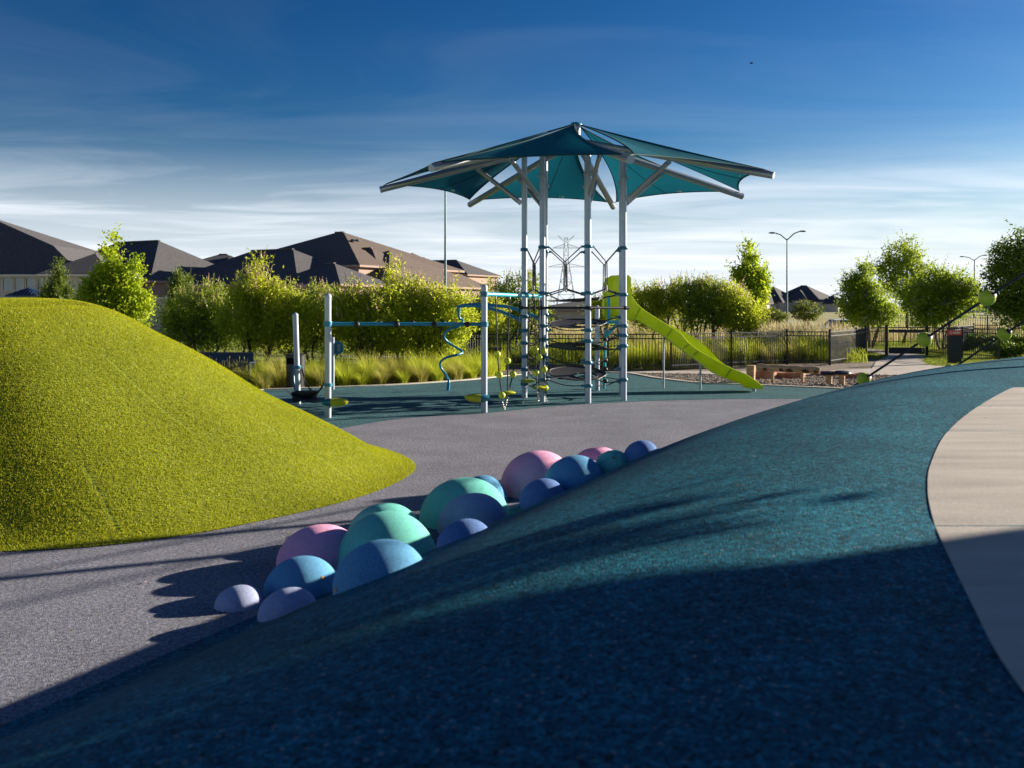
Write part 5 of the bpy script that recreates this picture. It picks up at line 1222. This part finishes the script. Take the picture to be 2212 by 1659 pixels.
shrub(445, 34, [(405, 690, 55, 52), (455, 668, 48, 48), (490, 700, 45, 55), (370, 710, 35, 40), (440, 720, 60, 35)], 'leftmost bushy flowering shrub, just right of the mound top', 300, 34, 'vitex2', 70)
shrub(560, 29.2, [(550, 640, 50, 48), (600, 662, 58, 50), (520, 685, 50, 50), (640, 700, 48, 50), (575, 715, 70, 38), (558, 580, 16, 26)], 'tall flowering shrub with forked dark stems behind the bench', 380, 34, 'vitex', 80)
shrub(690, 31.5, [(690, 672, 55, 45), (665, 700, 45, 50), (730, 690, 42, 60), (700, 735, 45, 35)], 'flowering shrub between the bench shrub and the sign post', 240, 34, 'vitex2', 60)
shrub(795, 29.5, [(770, 664, 52, 45), (815, 675, 48, 50), (745, 700, 48, 48), (840, 710, 45, 45), (790, 735, 50, 32)], 'rounded flowering shrub behind the beam, with low arching limbs', 330, 34, 'vitex', 75)
shrub(925, 30.2, [(880, 648, 46, 42), (930, 665, 55, 50), (975, 680, 45, 58), (895, 705, 55, 50), (955, 735, 50, 32), (852, 590, 12, 26), (1005, 690, 26, 40)], 'flowering shrub behind the corkscrew pole', 350, 34, 'vitex', 80)
shrub(635, 34.2, [(620, 680, 50, 48), (660, 690, 45, 50), (640, 725, 60, 34)], 'rear shrub filling the gap behind the bench shrub', 220, 34, 'vitex2', 40)
shrub(868, 34.0, [(850, 675, 48, 45), (890, 690, 45, 50), (860, 725, 55, 32)], 'rear shrub filling the gap behind the middle of the beam', 200, 34, 'vitex2', 40)
shrub(1035, 35.5, [(1020, 690, 40, 42), (1055, 680, 40, 45), (1040, 725, 45, 30)], 'rear shrub behind the right-hand frame post', 180, 34, 'vitex', 40)
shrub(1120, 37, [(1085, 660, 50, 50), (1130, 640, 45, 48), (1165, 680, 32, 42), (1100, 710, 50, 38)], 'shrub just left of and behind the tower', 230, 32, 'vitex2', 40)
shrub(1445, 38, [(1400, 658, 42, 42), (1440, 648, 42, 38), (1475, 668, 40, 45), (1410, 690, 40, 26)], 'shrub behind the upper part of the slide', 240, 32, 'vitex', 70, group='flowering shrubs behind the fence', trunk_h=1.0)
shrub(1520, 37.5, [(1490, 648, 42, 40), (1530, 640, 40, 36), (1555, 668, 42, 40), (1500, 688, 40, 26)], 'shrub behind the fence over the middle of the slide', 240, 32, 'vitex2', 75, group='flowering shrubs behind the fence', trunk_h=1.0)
shrub(1600, 37.5, [(1575, 660, 40, 48), (1612, 680, 40, 36), (1590, 695, 48, 20)], 'rightmost of the shrubs behind the fence, with slender forked stems', 190, 32, 'vitex', 45, group='flowering shrubs behind the fence', trunk_h=1.0)
shrub(1320, 41, [(1310, 672, 40, 32), (1350, 650, 32, 35)], 'low shrub seen between the tower posts and the slide', 120, 30, 'vitex', 15, group='flowering shrubs behind the fence')
def ptree(name, lab, u, Y, lobes, nclump, per, cr_, size, leafm, **k):
    bx_, by_ = (u - CX) * Y / F, Y
    return tree(name, lab, 'tree', (bx_, by_), px_crown(lobes, Y, bx_, by_), nclump, per, cr_, size, leafm, **k)
ptree('young_oak_tree', 'bright yellow-green pointed young tree behind the mound', 247, 34.5, [(240, 520, 8, 26), (243, 555, 20, 26), (240, 595, 36, 32), (225, 630, 50, 34), (270, 625, 42, 34), (195, 640, 28, 26), (250, 665, 68, 30), (285, 655, 40, 30), (262, 690, 55, 24), (185, 560, 10, 10), (290, 570, 18, 16)], 430, 40, .15, .12, 'oak', stems=1, trunk_h=1.3, r0=.07, aspect=1.7, shoots=110, shoot_len=.7)
def conifer(u, Y, vt, vb, hw_, lab, dens=1.0):
    bx_ = (u - CX) * Y / F; k = Y / F; lob = []
    for i in range(7):
        t = i / 6; lob.append((u, vt + (vb - vt) * (.08 + .9 * t), hw_ * (.12 + .85 * t), (vb - vt) * .11))
    tree('juniper_tree', lab, 'tree', (bx_, Y), px_crown(lob, Y, bx_, Y), int(260 * dens), 36, .11, .15, 'juniper', 'bark_dark', 1, .4, .05, 4.5, up=1.6, group='dark junipers at left', shoots=int(110 * dens), shoot_len=.8)
conifer(127, 40, 560, 668, 36, 'dark spiky juniper above the mound, left of the bright tree')
conifer(100, 41, 612, 660, 10, 'tiny juniper sprig left of the spiky one', .3)
conifer(385, 40, 585, 700, 30, 'dark juniper between the bright tree and the shrubs')
conifer(405, 42, 588, 700, 22, 'slim juniper tip behind the leftmost shrub', .6)
ptree('young_tree', 'slender young yellow-green tree standing above the right shrubs', 1624, 46, [(1616, 540, 9, 16), (1620, 568, 20, 20), (1612, 598, 30, 22), (1640, 605, 26, 20), (1630, 635, 36, 24), (1655, 612, 16, 10), (1605, 660, 34, 22)], 230, 30, .17, .15, 'oak', stems=1, trunk_h=1.6, r0=.06, aspect=1.7, shoots=70)
ptree('crape_myrtle_tree', 'left crape myrtle with white blossom behind the gate', 1880, 49, [(1850, 625, 30, 30), (1838, 660, 30, 28), (1880, 650, 40, 36), (1905, 680, 42, 26), (1862, 680, 36, 20), (1868, 595, 18, 24)], 330, 34, .20, .15, 'crape', stems=4, trunk_h=1.2, r0=.05, flowers=28, shoots=140, shoot_len=1.0, group='crape myrtles by the gate', spread=.5)
ptree('tall_crape_myrtle_tree', 'tallest open-crowned tree rising behind the gate', 1950, 54, [(1945, 560, 38, 32), (1920, 590, 34, 30), (1975, 585, 32, 30), (1950, 620, 52, 28), (1965, 532, 16, 16), (1898, 575, 14, 10), (2000, 580, 18, 18)], 210, 28, .22, .16, 'crape', stems=1, trunk_h=2.6, r0=.08, spread=.4, shoots=150, shoot_len=1.1)
ptree('crape_myrtle_tree', 'right spreading crape myrtle with white blossom near the tall fence', 2035, 47.5, [(2020, 620, 50, 28), (2060, 630, 45, 28), (1985, 650, 45, 34), (2030, 670, 55, 28), (2075, 650, 40, 34), (2095, 620, 22, 18), (1990, 690, 40, 18), (2040, 600, 40, 14)], 430, 36, .20, .15, 'crape', stems=5, trunk_h=1.2, r0=.055, flowers=46, shoots=170, shoot_len=1.0, group='crape myrtles by the gate', spread=.6)
ptree('dark_evergreen_tree', 'big dark tree cut off by the right edge', 2235, 44, [(2190, 570, 55, 45), (2240, 540, 60, 50), (2170, 625, 55, 50), (2240, 630, 70, 55), (2200, 670, 60, 34), (2280, 600, 60, 60), (2160, 555, 28, 22)], 560, 46, .22, .15, 'evergreen', barkm='bark_dark', stems=1, trunk_h=1.2, r0=.12, shoots=170)
tp_ = ax * 14.3 + nx_ * 1.9; tq = nx_ * 2.45  # unseen tree; crown set off its trunk so its shadow darkens the bank
tree('unseen_shade_tree', 'unseen tree beyond the right edge, placed to shade the bank', 'tree', (tp_.x, tp_.y), [(tq.x, tq.y, 5.1, 1.4, 1.05, .6), (tq.x - .4, tq.y - .2, 4.7, 1.2, .85, .35), (tq.x + .5, tq.y + .3, 5.5, 1.2, 1.0, .4)], 300, 70, .26, .19, 'crape', stems=1, trunk_h=3.4, r0=.10)
def bush(u, v, ru, rv, Y, lab, mat='field_shrub', nclump=120):
    x = (u - CX) * Y / F; k = Y / F; z = P(u, v, Y).z
    tree('field_shrub', lab, 'shrub', (x, Y), [(0, 0, max(z, rv * k * .6), ru * k, ru * k * .9, rv * k)], nclump, 34, ru * k * .10, ru * k * .11, mat, 'bark_dark', 3, .4, .05, 2, group='round shrubs in the field', spread=.3)
bush(1743, 672, 34, 22, 88, 'round green shrub in the meadow right of the double lamp')
bush(1668, 684, 32, 18, 84, 'low green shrub in the meadow left of the double lamp')
bush(1850, 692, 30, 16, 80, 'low dark shrub left of the crape myrtles', 'hedge')
for i in range(6):
    Yh = 46.0 - i * .15; x = 22.0 + i * 1.05 - 1.2
    tree('hedge_shrub', ('leftmost', 'second', 'third', 'fourth', 'fifth', 'rightmost')[i] + ' rounded hedge shrub in the row along the right-hand fence', 'shrub', (x, Yh), [(0, 0, .42, .62, .5, .42)], 70, 40, .10, .09, 'hedge', 'bark_dark', 3, .2, .03, 1.8, group='hedge shrubs at the right edge', spread=.2)
for i in range(2):
    tree('hedge_shrub', ('nearer', 'farther')[i] + ' low shrub at the lawn edge by the far ball', 'shrub', (19.9 + i * 1.5, 40.3 + i * .2), [(0, 0, .32, .75, .5, .34)], 80, 40, .10, .09, 'hedge', 'bark_dark', 3, .15, .03, 1.8, group='low shrubs at the lawn edge', spread=.2)

# ------------------------------------------------------------------ ornamental grasses and meadow
def blades(n, h, spread, width, lean, seg=4, rng=RNG, wind=(-.25, 0)):
    """arching grass blades from one crown: (n*seg) quads"""
    a = rng.uniform(0, 2 * np.pi, n); r0 = np.abs(rng.normal(0, .07, n)); L_ = h * rng.uniform(.6, 1.15, n); ln = lean * rng.uniform(.25, 1.2, n)
    dx, dy = np.cos(a), np.sin(a); quads = []
    sw = np.stack([-dy, dx, np.zeros(n)], -1); prev = None
    for i in range(seg + 1):
        t = i / seg; rad_ = r0 + ln * spread * t ** 1.7 * L_; z = L_ * (t - .42 * ln * t ** 2.4)
        c = np.stack([dx * rad_ + wind[0] * t * t * L_ * .6, dy * rad_ + wind[1] * t * t * L_, z], -1); wv = width * (1 - .85 * t)
        cur = (c - sw * wv, c + sw * wv)
        if prev is not None: quads.append(np.stack([prev[0], prev[1], cur[1], cur[0]], 1))
        prev = cur
    return np.concatenate(quads).reshape(-1, 3), np.tile(rng.uniform(0, 1, n), seg)
CLUMP = []
for v_ in range(5):
    V, rnd = blades(520, .80, .95, .0048, .95); CLUMP.append((np_mesh('grass_clump', V, 4, M['grass_g'], rnd=rnd), np_mesh('grass_clump', V, 4, M['grass_y'], rnd=rnd)))
def clump(x, y, s_, kind, lab, group):
    o = link_mesh('grass_clump', CLUMP[random.randrange(5)][kind], None, (x, y, -.02)); o.rotation_euler = (0, 0, random.uniform(-.5, .5)); o.scale = (s_ * random.uniform(.9, 1.15), s_, s_ * random.uniform(.85, 1.1))
    return tag(o, lab, 'grass clump', group)
kx = [p for p in kc if -9 < p[0] < -.1]
for row, (off, s0, nn_) in enumerate(((.55, .82, 16), (1.25, .95, 17), (2.2, 1.0, 18), (3.2, 1.0, 17))):
    for i in range(nn_):
        x = -7.6 + (i + .5 * (row % 2) + random.uniform(-.2, .2)) * (7.4 / nn_); y = float(np.interp(x, [p[0] for p in kx], [p[1] for p in kx])) + off + random.uniform(-.12, .12)
        if abs(x + 5.5) < .32 and off < .8: continue
        if x < -6.3 and off < 1: continue
        kd = 1 if random.random() < .35 else 0; clump(x, y, s0 * random.uniform(.75, 1.2), kd, ('green', 'straw-tinted')[kd] + ' feather grass in the ' + ('front row at the kerb', 'second row', 'third row, under shrubs', 'back row, behind shrubs')[row] + (', left of' if x < -1.6 else ', beside') + ' the corkscrew pole', 'feather grasses behind the left kerb')
for row, (off, s0) in enumerate(((1.0, 1.25), (2.0, 1.5), (3.0, 1.5))):
    fx_ = [3.4, 5.15, 7.47, 9.78, 11.6, 13.1]; fy_ = [32.2, 32.25, 33.9, 35.4, 36.4, 38.2]
    for i in range(15):
        x = 3.2 + i * .66 + random.uniform(-.2, .2); y = float(np.interp(x, fx_, fy_)) + off + random.uniform(-.2, .2)
        kd = 1 if random.random() < .2 else 0; clump(x, y, s0 * random.uniform(.8, 1.15), kd, ('tall green', 'tall straw-tinted')[kd] + ' feather grass ' + ('right against the fence', 'in the second row behind the fence', 'in the rear row at the meadow edge')[row] + (', seen past the slide' if x < 7 else ', behind the log bench'), 'tall grasses behind the fence')
def meadow(name, n, xr, yr, h, mat, lab, width=.014):
    x = RNG.uniform(*xr, n); y = yr[0] + (yr[1] - yr[0]) * RNG.uniform(0, 1, n) ** 1.3
    ok = (y > 36.5) | (h < .2); ok &= ~in_poly(x, y, wk); ok &= (h < .2) | ~((x > 13.2) & (y < 61) & (x < 26) & (y < 47 + (x - 13) * 1.2)) ; x, y = x[ok], y[ok]; n = len(x)
    a = RNG.uniform(0, 6.28, n); sw = np.stack([np.cos(a), np.sin(a) * .3, np.zeros(n)], -1); L_ = h * RNG.uniform(.55, 1.2, n) * (.85 + .25 * np.sin(x * .9 + y * .5))
    b = np.stack([x, y, np.full(n, -.03)], -1); ln = RNG.normal(0, .16, (n, 2)); m = b + np.stack([ln[:, 0] * .3, ln[:, 1] * .3, L_ * .55], -1); t = b + np.stack([ln[:, 0] - .12, ln[:, 1], L_], -1)
    w2 = sw * width
    V = np.stack([b - w2, b + w2, m + w2 * 1.1, m - w2 * 1.1, m - w2 * 1.1, m + w2 * 1.1, t + w2 * .5, t - w2 * .5], 1).reshape(-1, 3)
    tag(link_mesh(name, np_mesh(name, V, 4, M[mat], rnd=np.repeat(RNG.uniform(0, 1, n), 2))), lab, 'grass', kind='stuff')
meadow('meadow_grass', 52000, (-2, 40), (38.5, 66), 1.05, 'meadow', 'tall straw-coloured meadow grass beyond the fence')
meadow('meadow_green_grass', 30000, (-2, 26), (36.8, 50), .8, 'meadow_g', 'green grass growing up through the near meadow')
meadow('lawn_blades', 26000, (-17, 3), (41.5, 60), .16, 'meadow_g', 'short lawn grass beyond the left fence', .012)

meadow('lawn_edge_blades', 30000, (14.2, 26), (29.5, 47), .09, 'meadow_g', 'mown lawn grass between the walk and the right fence', .010)
meadow('gate_lawn_blades', 26000, (10, 30), (43, 62), .12, 'meadow_g', 'mown lawn grass beyond the gate', .012)

# wind-blown leaf bits on the rubber and the path
def litter(name, n, xr, yr, mat, lab, zf, lo=.010, hi=.026):
    x = RNG.uniform(*xr, n); y = RNG.uniform(*yr, n); z = zf(x, y); ok = np.isfinite(z); x, y, z = x[ok], y[ok], z[ok]; n = len(x)
    a = RNG.uniform(0, 6.28, n); l_ = RNG.uniform(lo, hi, n); d1 = np.stack([np.cos(a), np.sin(a), RNG.normal(0, .15, n)], -1) * l_[:, None]; d2 = np.stack([-np.sin(a), np.cos(a), RNG.normal(0, .3, n)], -1) * l_[:, None] * .45
    p = np.stack([x, y, z], -1); V = np.stack([p - d1, p + d2, p + d1, p - d2], 1).reshape(-1, 3)
    tag(link_mesh(name, np_mesh(name, V, 4, M[mat], rnd=RNG.uniform(0, 1, n))), lab, 'leaf litter', kind='stuff')
litter('leaf_litter', 420, (-6, 6), (5.5, 21), 'spike', 'dry leaf bits scattered on the grey rubber', lambda x, y: np.where((berm(x, y) < .001), .012, np.nan))
litter('bank_litter', 70, (-2, 6), (2.4, 14), 'spike', 'a few dry leaf bits on the rubber bank', lambda x, y: np.where(berm(x, y) > .2, berm(x, y) + .022, np.nan), .006, .016)
